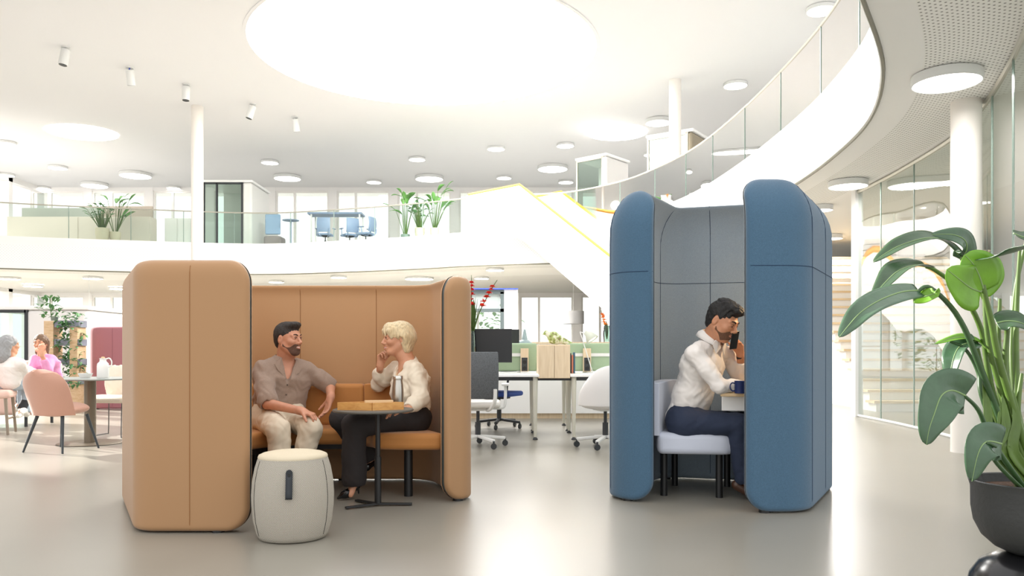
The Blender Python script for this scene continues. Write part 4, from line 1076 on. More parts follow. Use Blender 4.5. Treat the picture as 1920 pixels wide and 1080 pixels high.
# phone
ph = thing('mobile_phone', 'black mobile phone held to the ear of the man in the blue booth', 'phone', tuple(P(1377,638,5.36)))
q = MB().box((-.004,-.033,-.062),(.004,.033,.062)).build('phone_body', mat('black_glass',(18,19,22),.2), ph, bevel=.003); ph.rotation_euler = (.1,.30,-1.0)
lamp_o = thing('booth_lamp', 'small round white lamp fixed to the inner right wall of the blue booth', 'lamp', (1.86,5.45,1.42))
MB().lathe([(.001,0),(.05,0),(.05,.02),(.001,.02)],24).build('lamp_body', whitemetal, lamp_o)
MB().lathe([(.001,-.003),(.045,-.003),(.045,0)],24,cap=False).build('diffuser', mat('warm_lamp',(255,214,160),.5,emit=10), lamp_o)
l = bpy.data.lights.new('booth_lamp_light','POINT'); l.energy = 9; l.color = (1,.68,.38); l.shadow_soft_size = .05
lo_ = bpy.data.objects.new('booth_lamp_light', l); C.objects.link(lo_); lo_.location = (1.82,5.42,1.36)
# ================= large plant, right foreground =================
leaf_d = mat('leaf_dark_green', (40,70,38), .35, bump=.15, bscale=30, var=.15, vscale=14, spec=.6)
leaf_l = mat('leaf_fresh_green', (92,140,20), .4, bump=.15, bscale=30, var=.15, vscale=14)
leaf_g = mat('leaf_glossy_grey_green', (58,86,62), .28, bump=.15, bscale=30, var=.2, vscale=14)
stem_g = mat('stem_green', (74,100,38), .45, var=.2, vscale=12)
stem_d = mat('stem_dark_green', (44,74,38), .45, var=.2, vscale=12)
pot_m = mat('charcoal_pot', (50,52,52), .55, bump=.15, bscale=60)
D0 = 2.5
leaf_raw = leaf
mid_m = mat('midrib_green', (120,146,96), .5)
def leaf(nm, pts, width, nrm, m, parent=None, org=None, **k):
    o = leaf_raw(nm, pts, width, nrm, m, parent, org, **k)
    q = catmull(pts, 5); n_ = len(q); nv = Vector(nrm).normalized()*.0012
    if nm == 'leaf': MB().tube([p+nv for p in q], [.0028*(1-.75*i/(n_-1)) for i in range(n_)], 6).build('midrib', mid_m, o, org=org)
    return o
pl = thing('potted_plant', 'large bird-of-paradise plant in a matt charcoal pot at the right edge', 'plant', tuple(V3((1.655,2.54,.362)))); O = pl.location.copy()
MB().lathe([(.001,.0),(.07,.0),(.11,.018),(.145,.05),(.167,.095),(.174,.14),(.175,.205),(.180,.222),(.182,.227),(.178,.230),(.170,.228),(.168,.20),(.16,.18),(.001,.18)],56,cap=False).build('pot', pot_m, pl, angle=50)
soil = mat('soil', (74,50,34), .95, bump=1, bscale=120, var=.5, vscale=120)
MB().lathe([(.169,.200),(.12,.206),(.05,.210),(.001,.212)],40,cap=False).build('soil', soil, pl)
def stem(pts, r0, r1, m=None):
    q = catmull(pts, 6); n = len(q); MB().tube(q, [r0+(r1-r0)*i/(n-1) for i in range(n)], 10).build('stem', m or stem_g, pl, org=O)
def PP(x, y, dd=0): return P(x, y, D0+dd)
root = lambda dx,dy: V3((O.x+dx, O.y+dy, O.z+.20))
# stems: (control pts) then leaves
stem([root(-.03,-.02), PP(1850,720,-.05), PP(1800,600,-.1), PP(1745,540,-.15), PP(1720,548,-.15)], .011,.005,stem_d)
leaf('leaf',[PP(1722,545,-.15),PP(1690,548,-.18),PP(1650,563,-.22),PP(1615,585,-.26),PP(1590,612,-.28),PP(1574,632,-.3)], .088,(-.35,-.75,.55), leaf_g, pl, O, fold=.12)
leaf('leaf',[PP(1712,560,-.14),PP(1735,556,-.16),PP(1752,550,-.18),PP(1759,541,-.2)], .05,(0,-.8,.4), leaf_l, pl, O, fold=.15)
stem([root(-.02,.01), PP(1862,740,.05), PP(1840,620,.05), PP(1800,545,.02), PP(1755,508,-.0), PP(1735,500,0)], .011,.005)
leaf('leaf',[PP(1738,501,0),PP(1715,498,-.02),PP(1685,508,-.05),PP(1660,530,-.08),PP(1634,560,-.1)], .10,(-.3,-.45,.8), leaf_d, pl, O, fold=.35)
stem([root(-.01,.02), PP(1878,760,.1), PP(1868,640,.12), PP(1845,560,.12), PP(1800,480,.1), PP(1790,472,.1)], .010,.005)
leaf('leaf',[PP(1800,480,.1),PP(1770,452,.05),PP(1735,447,.02),PP(1690,460,0),PP(1660,476,0),PP(1637,492,0)], .085,(-.2,-.55,.8), leaf_d, pl, O, fold=.3)
leaf('leaf',[PP(1800,486,.1),PP(1812,468,.08),PP(1808,450,.06),PP(1785,440,.05),PP(1745,440,.05)], .085,(.1,-.9,.3), leaf_g, pl, O, fold=.1)
stem([root(.0,-.03), PP(1880,700,-.05), PP(1858,600,-.08), PP(1845,545,-.1), PP(1843,520,-.1)], .012,.006)
leaf('leaf',[PP(1838,547,-.1),PP(1820,540,-.12),PP(1800,525,-.14),PP(1775,505,-.15)], .15,(-.1,-1,.1), leaf_l, pl, O, fold=.03, wave=.01)
leaf('leaf',[PP(1845,546,-.1),PP(1835,515,-.12),PP(1822,492,-.13),PP(1808,478,-.13)], .15,(-.1,-1,.1), leaf_l, pl, O, fold=.03, wave=.01)
leaf('leaf',[PP(1838,548,-.1),PP(1856,520,-.1),PP(1864,500,-.1),PP(1868,480,-.1)], .09,(.1,-1,.1), leaf_l, pl, O, fold=.03, wave=.01)
leaf('leaf',[PP(1840,486,-.1),PP(1870,480,-.16),PP(1905,472,-.22),PP(1945,455,-.3),PP(1985,430,-.34)], .11,(-.1,-.55,.85), leaf_g, pl, O, fold=.12)
stem([root(.03,.03), PP(1900,720,.15), PP(1902,560,.2), PP(1925,450,.2)], .010,.006)
leaf('leaf',[PP(1900,438,.2),PP(1925,446,.2),PP(1960,440,.2),PP(2000,460,.2)], .07,(0,-.6,.8), leaf_d, pl, O, fold=.2)
stem([root(.02,-.02), PP(1890,760,0), PP(1884,680,-.02), PP(1888,620,-.03), PP(1880,608,-.05)], .010,.006)
leaf('leaf',[PP(1868,606,-.05),PP(1890,602,-.06),PP(1915,606,-.08),PP(1950,622,-.1)], .085,(0,-.8,.6), leaf_d, pl, O, fold=.2)
stem([root(-.04,.0), PP(1845,755,0), PP(1835,700,.02), PP(1810,655,.02), PP(1780,640,.02)], .009,.004,stem_d)
leaf('leaf',[PP(1858,665,.05),PP(1835,642,.04),PP(1800,633,.02),PP(1752,645,0)], .05,(-.1,-.5,.85), leaf_l, pl, O, fold=.25)
leaf('leaf',[PP(1830,640,.03),PP(1800,650,.02),PP(1786,680,.0),PP(1780,725,0)], .085,(-.8,-.5,.2), leaf_g, pl, O, fold=.3)
stem([root(-.05,-.05), PP(1862,830,-.1), PP(1835,770,-.15), PP(1808,742,-.18)], .009,.005,stem_d)
leaf('leaf',[PP(1810,742,-.18),PP(1785,732,-.20),PP(1765,742,-.22),PP(1752,775,-.24),PP(1742,805,-.25),PP(1737,834,-.25)], .135,(-.25,-1,.15), leaf_g, pl, O, fold=.3, base=.22)
stem([root(-.06,-.06), PP(1870,870,-.15), PP(1850,832,-.2), PP(1868,838,-.2)], .007,.004,stem_d)
leaf('leaf',[PP(1878,832,-.18),PP(1850,828,-.2),PP(1834,850,-.22),PP(1822,903,-.22)], .12,(-.25,-1,.15), leaf_g, pl, O, fold=.15, base=.2)
leaf('leaf',[PP(1832,812,-.1),PP(1848,815,-.12),PP(1862,822,-.12)], .035,(0,-.8,.6), leaf_l, pl, O, fold=.1)
for (a,b,c) in (((1845,560),(1862,680),-.02),((1875,560),(1880,700),.04),((1892,600),(1890,730),.06),((1912,470),(1905,640),.1),((1916,700),(1908,780),.0),((1830,640),(1860,760),.03)):
    stem([root(random.uniform(-.05,.05),random.uniform(-.05,.05)), PP(b[0],b[1],c), PP(a[0],a[1],c)], .013,.005)
for (x0,x1,yt,w) in ((1868,1885,800,.045),(1885,1880,820,.05),(1862,1850,760,.035),(1900,1905,790,.04)):
    leaf('sheath',[root((x0-1880)/600*.6,-.03), PP(x0,850,-.04), PP(x1,yt,-.04), PP(x1-6,yt-60,-.04)], w,(0,-1,.05), stem_g, pl, O, fold=.25)
tb = thing('pot_stand', 'round black domed stand under the charcoal plant pot at bottom right', 'stand', (1.655,2.54,0))
MB().lathe([(.19,0),(.2,.02),(.2,.10),(.195,.2),(.178,.28),(.15,.325),(.10,.355),(.07,.361),(.001,.361)],56).build('stand_body', mat('black_gloss',(24,24,26),.22), tb)

# ================= small plants =================
def small_plant(name, label, x, y, z, pot_r, pot_h, kind, hgt, spread, potm, n=26, group=None):
    t = thing(name, label, 'plant', (x,y,z), 0, group)
    MB().lathe([(.001,0),(pot_r*.62,0),(pot_r*.86,pot_h*.25),(pot_r,pot_h*.6),(pot_r*.98,pot_h),(pot_r*.9,pot_h),(pot_r*.9,pot_h*.9),(.001,pot_h*.9)],28,cap=False).build('pot', potm, t)
    rnd = random.Random(hash((round(x*10),round(y*10)))%1000); m = MB(); sm = MB()
    for i in range(n):
        a = rnd.uniform(0,2*PI); e = rnd.uniform(.25,1); hh = pot_h+hgt*rnd.uniform(.35,.85)
        top = V3((math.cos(a)*spread*e*.45, math.sin(a)*spread*e*.45, hh)); b0 = V3((math.cos(a)*pot_r*.3, math.sin(a)*pot_r*.3, pot_h*.9))
        sm.tube([b0,b0.lerp(top,.6)+V3((0,0,.03)),top],[.012,.009,.006],5)
        d = V3((math.cos(a), math.sin(a), rnd.uniform(.1,.9) if kind != 'banana' else rnd.uniform(.6,1.8)))
        L = hgt*rnd.uniform(.25,.42) if kind == 'banana' else hgt*rnd.uniform(.16,.28)
        leaf_mb(m, top, d, L, L*(.34 if kind == 'banana' else .62), rnd.uniform(.15,.55))
    m.build('foliage', leaf_m[kind], t, solid=.002); sm.build('stems', stem_g, t)
    return t
leaf_m = {'banana': mat('upper_leaf_green',(88,138,70),.5,var=.3,vscale=6), 'bush': mat('bush_green',(84,132,80),.5,var=.3,vscale=8)}
beige_pot = mat('beige_pot',(206,196,172),.7); grey_pot = mat('grey_green_pot',(110,124,116),.7)
def up(px, py, s_): d = FP*3.5/(660-py); return ((px-960)*d/FP, d)
a = 26.4
def atp(px, d): return (px-960)*d/FP
small_plant('potted_plant','bushy green plant in the larger beige pot at left on the upper floor', atp(192,25.6),25.6,ZS1, .21,.46,'bush',.85,1.0,beige_pot,34)
small_plant('potted_plant','tall broad-leaved plant in the smaller beige pot at left on the upper floor', atp(216,25.75),25.75,ZS1, .17,.36,'banana',1.3,1.0,beige_pot,16)
small_plant('potted_plant','broad-leaved plant in a low grey-green pot, leftmost of the trio on the upper floor', atp(760,24.8),24.8,ZS1, .14,.14,'banana',1.5,.8,grey_pot,12)
small_plant('potted_plant','dense bushy plant, middle of the trio on the upper floor', atp(787,24.8),24.8,ZS1, .15,.34,'bush',.95,.85,beige_pot,34)
small_plant('potted_plant','tall plant with upright leaves, rightmost of the trio on the upper floor', atp(815,24.7),24.7,ZS1, .14,.32,'banana',1.45,.9,beige_pot,16)
# ================= office background =================
ow_l = wood('light_oak_veneer', (226,206,176), (214,192,160), .5, (14,14,1.2))
green_f = mat('sage_green_felt', (158,180,150), .9, bump=.1)
alu = mat('light_aluminium', (206,204,190), .4, .1)
upw = mat('white_upholstery', (232,230,228), .75)
# --- desks
def desk(name, label, x0, x1, y0, y1, z=.745, legs=None):
    t = thing(name, label, 'desk', ((x0+x1)/2,(y0+y1)/2,0)); O = t.location.copy()
    MB().box((x0,y0,z-.028),(x1,y1,z)).build('desktop', white2, t, org=O, bevel=.004)
    MB().box((x0+.05,y0+.06,z-.07),(x1-.05,y0+.10,z-.028)).box((x0+.05,y1-.10,z-.07),(x1-.05,y1-.06,z-.028)).box((x0+.05,y0+.1,z-.07),(x0+.09,y1-.1,z-.028)).box((x1-.09,y0+.1,z-.07),(x1-.05,y1-.1,z-.028)).build('frame', darkgrey, t, org=O, smooth=False)
    for lx in (x0+.045,x1-.045):
        for ly in (y0+.07,y1-.07):
            MB().tube([(lx,ly,.03),(lx,ly,z-.03)],[.018,.030],16).build('leg', alu, t, org=O)
            MB().lathe([(.001,0),(.028,0),(.03,.008),(.012,.03)],16,c=(lx,ly,0)).build('leg_foot', darkgrey, t, org=O)
    return t
desk('work_desk','white desk with tapered legs behind the mesh chair, left of the wooden box', -1.35,.31,9.05,9.95)
desk('work_desk','white desk with tapered legs behind the white shell chair beside the blue booth', .66,2.25,9.05,9.95)
desk('work_desk','further white desk behind the left green divider', -1.35,.31,10.05,10.95)
desk('work_desk','further white desk behind the right green divider', .66,2.25,10.05,10.95)
# wooden box storage between desks
t = thing('wooden_storage_box','light oak storage cabinet raised between the two desks','cabinet',(.485,9.25,.70)); O = t.location.copy()
MB().box((.30,9.08,.70),(.66,9.75,1.085)).build('cabinet_body', ow_l, t, org=O, bevel=.004)
MB().box((.298,9.06,.705),(.478,9.078,1.075)).build('door', ow_l, t, org=O, bevel=.002); MB().box((.482,9.06,.705),(.658,9.078,1.075)).build('door', ow_l, t, org=O, bevel=.002)
MB().box((.26,9.12,.675),(.71,9.16,.70)).box((.26,9.66,.675),(.71,9.70,.70)).build('support_rail', darkgrey, t, org=O, smooth=False)
# dividers with rail and socket post
def divider(label, x0, x1, y, sx):
    t = thing('desk_divider', label, 'divider', ((x0+x1)/2,y,.745)); O = t.location.copy()
    MB().box((x0,y-.025,.76),(x1,y+.025,1.11)).build('felt_panel', green_f, t, org=O, bevel=.045, seg=5).modifiers['b'].angle_limit = math.radians(80)
    MB().box((x0+.1,y-.04,.945),(x1-.12,y-.026,.985)).build('rail', whitemetal, t, org=O, smooth=False)
    q = MB().box((sx-.05,y-.07,.755),(sx+.05,y-.041,1.045)).build('power_post', ow_l, t, org=O, bevel=.004)
    MB().box((sx-.036,y-.078,.765),(sx+.036,y-.0705,.93)).build('socket_strip', darkgrey, q, org=Vector((0,0,0))+O, smooth=False)
    for k in range(2): MB().cyl((sx,y-.082,.80+.075*k),(sx,y-.078,.80+.075*k),.023,n=20).build('socket', black, q, org=O)
    for xx in (x0+.2,x1-.25): MB().box((xx,y-.02,.745),(xx+.05,y+.02,.765)).build('clamp', whitemetal, t, org=O, smooth=False)
    return t
divider('sage green felt desk divider left of the oak cabinet, with a socket post', -1.3,.31,9.98,.16*9.98/9.1-.02)
divider('sage green felt desk divider right of the oak cabinet, partly behind the blue booth', .68,2.2,9.98,.93)
# monitors
def monitor(label, x, y, w, h, z0, rz=0):
    t = thing('monitor', label, 'monitor', (x,y,.745), rz)
    MB().box((-w/2,-.015,z0),(w/2,.02,z0+h)).build('screen', mat('screen_black',(26,28,31),.35), t, bevel=.004)
    MB().box((-.03,.02,.01),(.03,.045,z0+h*.5)).build('stand', darkgrey, t, smooth=False); MB().box((-.12,-.08,0),(.12,.12,.012)).build('stand_base', darkgrey, t, bevel=.003)
monitor('large dark monitor on the desk above the grey mesh chair', -.39,9.5,.78,.40,.13)
monitor('second monitor edge peeking behind the large dark monitor', -.06,10.4,.34,.22,.33,.5)
# bird/seal cushion sculpture on far shelf
t = thing('long_sideboard','low sideboard with oak top running behind the green dividers','sideboard',(.8,12.2,0)); O = t.location.copy()
MB().box((-2.3,12.0,0.08),(3.6,12.45,1.12)).build('body', white2, t, org=O, smooth=False); MB().box((-2.32,11.98,1.12),(3.62,12.47,1.15)).build('top', ow_l, t, org=O, smooth=False)
MB().box((-2.3,12.05,0),(3.6,12.4,.08)).build('plinth', ow_l, t, org=O, smooth=False)
t = thing('bird_sculpture','green-and-white patterned bird figure lying on top of the oak cabinet','sculpture',(.5,9.3,1.086))
bp_ = mat('leafy_print', (196,204,160), .7); nt = bp_.node_tree; b = nt.nodes['Principled BSDF']; tc = nt.nodes.new('ShaderNodeTexCoord'); n = nt.nodes.new('ShaderNodeTexNoise'); n.inputs['Scale'].default_value = 22; nt.links.new(tc.outputs['Object'],n.inputs['Vector'])
r_ = nt.nodes.new('ShaderNodeValToRGB'); nt.links.new(n.outputs['Fac'],r_.inputs[0]); r_.color_ramp.elements[0].position = .35; r_.color_ramp.elements[0].color = lin((120,96,84))+[1]; r_.color_ramp.elements[1].position = .62; r_.color_ramp.elements[1].color = lin((226,226,206))+[1]
e_ = r_.color_ramp.elements.new(.48); e_.color = lin((158,178,96))+[1]; nt.links.new(r_.outputs[0], b.inputs['Base Color'])
blob('bird_body', [rc((-.10,0,.135),(-.02,0,.09),.030,.058,.03), rc((-.02,0,.09),(.12,0,.035),.060,.032,.03), rc((.10,0,.04),(.19,0,.022),.026,.010,.02), rc((-.10,0,.138),(-.145,0,.118),.020,.006,.015), rc((-.03,0,.06),(.02,0,.035),.05,.035,.02)], .006, bp_, t)
# books beside cabinet
for k,(c_,hh) in enumerate((((70,60,56),.24),((196,120,96),.22),((60,96,120),.25))):
    t = thing('book', ['dark brown book standing beside the oak cabinet','orange book standing between the dark and the blue book','blue book standing right of the orange book'][k], 'book', (.70+.022*k,9.62,.746))
    MB().box((-.009,-.08,0),(.009,.08,hh)).build('cover', mat('book_%d'%k,c_,.6), t, smooth=False); MB().box((-.007,-.078,.004),(.007,.0805,hh+.0005)).build('pages', white2, t, smooth=False)
# office chairs
def office_chair(label, x, y, rz, seatm, backm, framem, basem, style='mesh', name='office_chair'):
    t = thing(name, label, 'chair', (x,y,0), rz)
    for k in range(5):
        a = 2*PI*k/5+.3; e = V3((.30*math.cos(a),.30*math.sin(a),.085)); MB().bar((0,0,.115),e,.042,.032).build('base_arm', basem, t, bevel=.008)
        c = MB().cyl((e.x-.0,e.y-.012,.032),(e.x,e.y+.012,.032),.031,n=18).build('caster', darkgrey, t); MB().cyl((e.x,e.y,.03),(e.x,e.y,.085),.01).build('caster_stem', darkgrey, c)
    MB().cyl((0,0,.09),(0,0,.26),.03).cyl((0,0,.26),(0,0,.40),.018).build('gas_lift', darkgrey, t)
    MB().box((-.10,-.12,.385),(.10,.12,.42)).build('mechanism', basem, t, bevel=.01)
    if style == 'mesh':
        MB().box((-.24,-.23,.42),(.24,.25,.485)).build('seat', seatm, t, bevel=.03, seg=5)
        m = MB(); K = 8; vs = []
        for i in range(K+1):
            z = .52+.48*i/K; w = .235-.02*(i/K)**3-.02*(1-i/K)
            for j in range(9):
                u = j/4-1; vs.append((w*u, -.25-.05*math.sin(PI*i/K*.9)+.05*(1-u*u)*-.6+.03, z))
        m.add(vs, [(i*9+j,i*9+j+1,(i+1)*9+j+1,(i+1)*9+j) for i in range(K) for j in range(8)])
        m.build('backrest', backm, t, solid=.03, bevel=.01)
        for s in (-1,1):
            MB().tube(catmull([(s*.08,.0,.40),(s*.12,-.16,.40),(s*.18,-.27,.48),(s*.19,-.29,.62)],5), .02, 8).build('back_frame', framem, t)
            MB().tube(catmull([(s*.16,-.02,.41),(s*.27,-.02,.42),(s*.29,-.02,.52),(s*.29,.0,.64)],5), .016, 8).build('armrest_post', framem, t)
            MB().box((s*.29-.04,-.10,.645),(s*.29+.04,.13,.67)).build('armrest', framem, t, bevel=.01)
    else:
        q = [el((0,-.02,.44),(.26,.25,.045),.02)]
        m = MB(); vs = []; K = 12; J_ = 16
        for i in range(K+1):
            v = i/K; z = .44+.42*v; a0 = PI*(.62-.12*v); R = .27*(1-.25*v**4)
            for j in range(J_+1):
                a = -PI/2+a0*(2*j/J_-1); zz_ = z-(.20*abs(2*j/J_-1)**2.2)*v
                vs.append((R*math.cos(a)*(1+.05*v), R*math.sin(a)-.04*v, zz_))
        m.add(vs, [(i*(J_+1)+j,i*(J_+1)+j+1,(i+1)*(J_+1)+j+1,(i+1)*(J_+1)+j) for i in range(K) for j in range(J_)]); m.build('shell', backm, t, solid=.03, bevel=.01)
        blob('seat', q, .012, seatm, t)
    return t
greymesh = mat('grey_mesh', (96,100,104), .8, weave=90); bluef = mat('cobalt_seat',(58,88,170),.8); seatgrey = mat('pale_seat',(214,212,206),.7)
office_chair('grey mesh-backed office chair with white frame beside the brown booth', -.36,8.45,0,seatgrey,greymesh,whitemetal,whitemetal)
office_chair('black-based office chair with cobalt blue seat under the desks', -.17,10.55,-2.0,bluef,darkgrey,darkgrey,darkgrey)
office_chair('white shell office chair on white star base left of the blue booth', .98,8.4,.25,upw,upw,whitemetal,whitemetal,'shell')
# small table lamp at right
t = thing('desk_lamp','white desk lamp with lit shade on a thin stem behind the right divider','lamp',(.98,9.75,.746))
MB().lathe([(.001,0),(.07,0),(.07,.012),(.001,.012)],24).build('lamp_base', whitemetal, t); MB().cyl((0,0,.01),(-.15,0,.50),.006).cyl((-.15,0,.50),(-.07,0,.47),.006).build('arm', whitemetal, t)
m = MB().tube([(-.09,0,.50),(-.05,0,.475),(0.0,-.02,.40)],[.03,.045,.085],24,cap=False).build('lamp_shade', mat('sage_white',(214,220,206),.4), t, solid=.003)
MB().ell((-.01,-.03,.415),(.06,.06,.02),16,8,M=Matrix.Rotation(-.55,3,'Y')).build('bulb', mat('warm_bulb',(255,226,180),.4,emit=3), t)
t = thing('desk_lamp','small grey cone lamp on the desk left of the bird figure','lamp',(.17,10.75,.746))
MB().lathe([(.10,.36),(.10,.375),(.085,.40),(.04,.42),(.02,.52),(.012,.56)],24).build('lamp_shade', mat('grey_blue_metal',(150,168,170),.4), t); MB().cyl((0,0,0),(0,0,.36),.012).lathe([(.001,0),(.08,0),(.08,.012),(.001,.012)],24).build('lamp_base', whitemetal, t); t.location.z = .745
# pendant lamp (drum)
def pendant(label, px, y, z, r, h, c):
    x = (px-960)*y/FP
    t = thing('pendant_lamp', label, 'lamp', (x,y,z)); m = mat('pendant_%d'%c[0], c, .8)
    MB().lathe([(r,0),(r,h),(r*.98,h),(r*.98,0),(r,0)],40,cap=False).build('lamp_shade', m, t); MB().cyl((0,0,h),(0,0,ZS0-z),.006,n=6).build('cord', whitemetal, t)
    MB().lathe([(.001,h*.9),(r*.97,h*.9)],30,cap=False).build('top_disc', white2, t)
pendant('grey drum pendant lamp hanging above the right green divider', 1075, 27, 1.95, .36,.43,(190,190,192))
pendant('grey drum pendant lamp at left above the plum booth', 167, 26.0, 1.87, .17,.40,(176,170,168))
# dark framed door/window behind red flowers
t = thing('framed_window','dark-framed window section with a blind behind the red flowers','window',(-.5,20,0)); O = t.location.copy()
dk = mat('slate_frame',(92,104,106),.5)
m = MB(); m.box((-1.75,19.95,2.45),(-.2,20.05,2.55)); m.box((-.29,19.95,0),(-.2,20.05,2.5)); m.box((-1.75,19.95,2.0),(-.2,20.05,2.08)); m.box((-1.75,19.95,0),(-1.68,20.05,2.5)); m.box((-1.1,19.97,0),(-1.06,20.03,2.0)); m.build('frame', dk, t, org=O, smooth=False)
MB().box((-1.7,20.0,2.08),(-.3,20.02,2.45)).build('blind', mat('grey_blind',(170,180,180),.8), t, org=O, smooth=False)
MB().box((-1.68,20.0,0),(-.29,20.01,2.0)).build('glass_pane', glass, t, org=O, smooth=False)
MB().box((-1.9,19.9,2.56),(.15,20.1,2.585)).build('blue_strip', mat('cobalt_strip',(60,90,214),.5), t, org=O, smooth=False)
MB().box((-.2,19.97,0),(.15,20.05,2.56)).build('side_panel', white2, t, org=O, smooth=False)
# shrub outside that window
t = thing('shrub','pale green shrub outside seen through the dark-framed window','shrub',(-1.3,38,0))
rnd = random.Random(3); m = MB()
for k in range(420):
    a = rnd.uniform(0,2*PI); rr_ = rnd.uniform(.2,1)**.5; z = rnd.uniform(.2,4.0); R_ = 2.0*math.sin(PI*min(1,(z+.6)/5.2)); p_ = V3((math.cos(a)*R_*rr_, math.sin(a)*R_*rr_, z)); leaf_mb(m, p_, (rnd.uniform(-1,1),rnd.uniform(-1,1),rnd.uniform(-.3,.6)), .32,.2,.2)
m.build('foliage', mat('outdoor_green',(120,160,104),.7,var=.3,vscale=3), t, solid=.004); MB().tube([(0,0,0),(0,0,1.5)],[.09,.04],8).build('trunk', mat('bark',(96,80,66),.9), t)
# gladioli
def gladiolus(label, px, py0, py1, d, col, lean, n=9, vase=True):
    x = (px-960)*d/FP; z0 = 1+(660-py0)*d/FP; z1 = 1+(660-py1)*d/FP
    t = thing('gladiolus_stem', label, 'flower', (x,d,z0)); H = z1-z0
    pts = catmull([(0,0,0),(lean*.3,0,H*.4),(lean*.8,0,H*.8),(lean*1.1,0,H)],5); MB().tube(pts,[.008-.0003*i for i in range(len(pts))],6).build('stem', stem_g, t)
    m = MB()
    for i in range(n):
        f_ = .45+.38*i/n; q = pts[int(f_*(len(pts)-1))]; 
        for k in range(5):
            a = 2*PI*k/5+i; leaf_mb(m, q, (math.cos(a)*.6+(-1)**i*.5, -.5+math.sin(a)*.5, .5), .065-.003*i,.05,.3)
    m.build('blossoms', mat('petal_%d%d'%(col[0],col[1]), col, .6), t)
    m = MB()
    for k in range(3): leaf_mb(m,(0,0,0),(.12*(k-1)+lean*.5,-.02,1),H*.62,.05,-.02)
    m.build('leaves', stem_g, t, solid=.002)
gladiolus('red gladiolus stem leaning right beside the brown booth right panel', 888,622,525,9.3,(226,64,40),.25)
gladiolus('red gladiolus stem standing upright at the edge of the brown booth', 884,625,516,9.3,(222,40,34),.0)
gladiolus('orange gladiolus stem at the left edge of the blue booth', 1138,636,582,12.2,(240,150,70),-.08,6)
for (px,d,zt,l) in ((884,9.3,1.22,'glass vase holding the red gladioli, mostly behind the brown booth'),(1138,12.2,1.2,'glass vase with the orange gladiolus beside the blue booth')):
    t = thing('flower_vase', l, 'vase', ((px-960)*d/FP, d, 1.151 if d > 12 else .746)); h_ = .25 if d > 12 else .5
    MB().lathe([(.001,0),(.05,0),(.06,h_*.5),(.045,h_),(.042,h_),(.056,h_*.5),(.046,.01),(.001,.01)],24,cap=False).build('vase_body', glass_g, t)
# ---------------- left lounge ----------------
pinkf = mat('terracotta_pink', (192,146,126), .8, bump=.1, sheen=.3); palepink = mat('pale_pink', (226,190,176), .8)
t = thing('lounge_chair','terracotta pink upholstered chair with black splayed legs, back to the camera','chair',(-4.58,8.15,0), -.24)
m = MB(); vs = []; K = 14; J_ = 16
for i in range(K+1):
    v = i/K; z = .375+.435*v; wd = .265*(1-.10*(1-v)**2)*(max(0,1-(max(0,v-.55)/.45)**2.6))**.5 if v < 1 else .02
    for j in range(J_+1):
        u = 2*j/J_-1; vs.append((wd*u, -.25-.10*v+.16*abs(u)**2.2*(1-.4*v), z))
m.add(vs, [(i*(J_+1)+j,i*(J_+1)+j+1,(i+1)*(J_+1)+j+1,(i+1)*(J_+1)+j) for i in range(K) for j in range(J_)])
m.build('backrest', pinkf, t, solid=.045, bevel=.012)
blob('seat',[rc((0,-.12,.415),(0,.12,.425),.065,.06,.03,w=(1,0,0),m=3.6)],.010,pinkf,t)
for sx in (-1,1):
    for (ya,yb) in ((-.16,-.25),(.16,.23)): MB().tube([(sx*.15,ya,.36),(sx*.235,yb,0)],[.018,.010],12).build('leg', mat('charcoal_wood',(50,56,60),.5), t)
# round table
d = 8.75; x = (169-960)*d/FP
t = thing('round_table','round cafe table with brown pedestal behind the terracotta chair','table',(x,d,0))
bronze = mat('bronze_metal',(120,108,92),.4,.4)
MB().lathe([(.001,.70),(.52,.70),(.53,.707),(.53,.716),(.001,.716)],56).build('tabletop', mat('grey_top',(150,156,152),.35), t); MB().cyl((0,0,.01),(0,0,.70),.06,n=28).build('pedestal', bronze, t); MB().lathe([(.001,0),(.32,0),(.33,.006),(.31,.014),(.001,.016)],48).build('base_plate', bronze, t)
# jug
d = 8.7; x = (193-960)*d/FP
t = thing('vacuum_jug','white vacuum jug with loop handle on the round table','jug',(x,d,.717))
wj = mat('white_jug',(236,234,230),.3)
MB().lathe([(.001,0),(.056,0),(.060,.006),(.060,.13),(.055,.158),(.034,.18),(.032,.205),(.038,.215),(.001,.216)],36).build('jug_body', wj, t); MB().tube(catmull([(.03,0,.205),(.07,0,.215),(.095,0,.18),(.09,0,.135),(.058,0,.12)],6),.007,8).build('handle', wj, t); MB().lathe([(.001,.216),(.02,.216),(.016,.23),(.001,.232)],20).build('stopper', oak, t)
x = (183-960)*d/FP
t = thing('white_bowl','low white bowl next to the vacuum jug','bowl',(x-.16,d+.05,.717)); MB().lathe([(.001,0),(.05,0),(.075,.05),(.071,.05),(.047,.005),(.001,.005)],28,cap=False).build('bowl_body', wj, t)
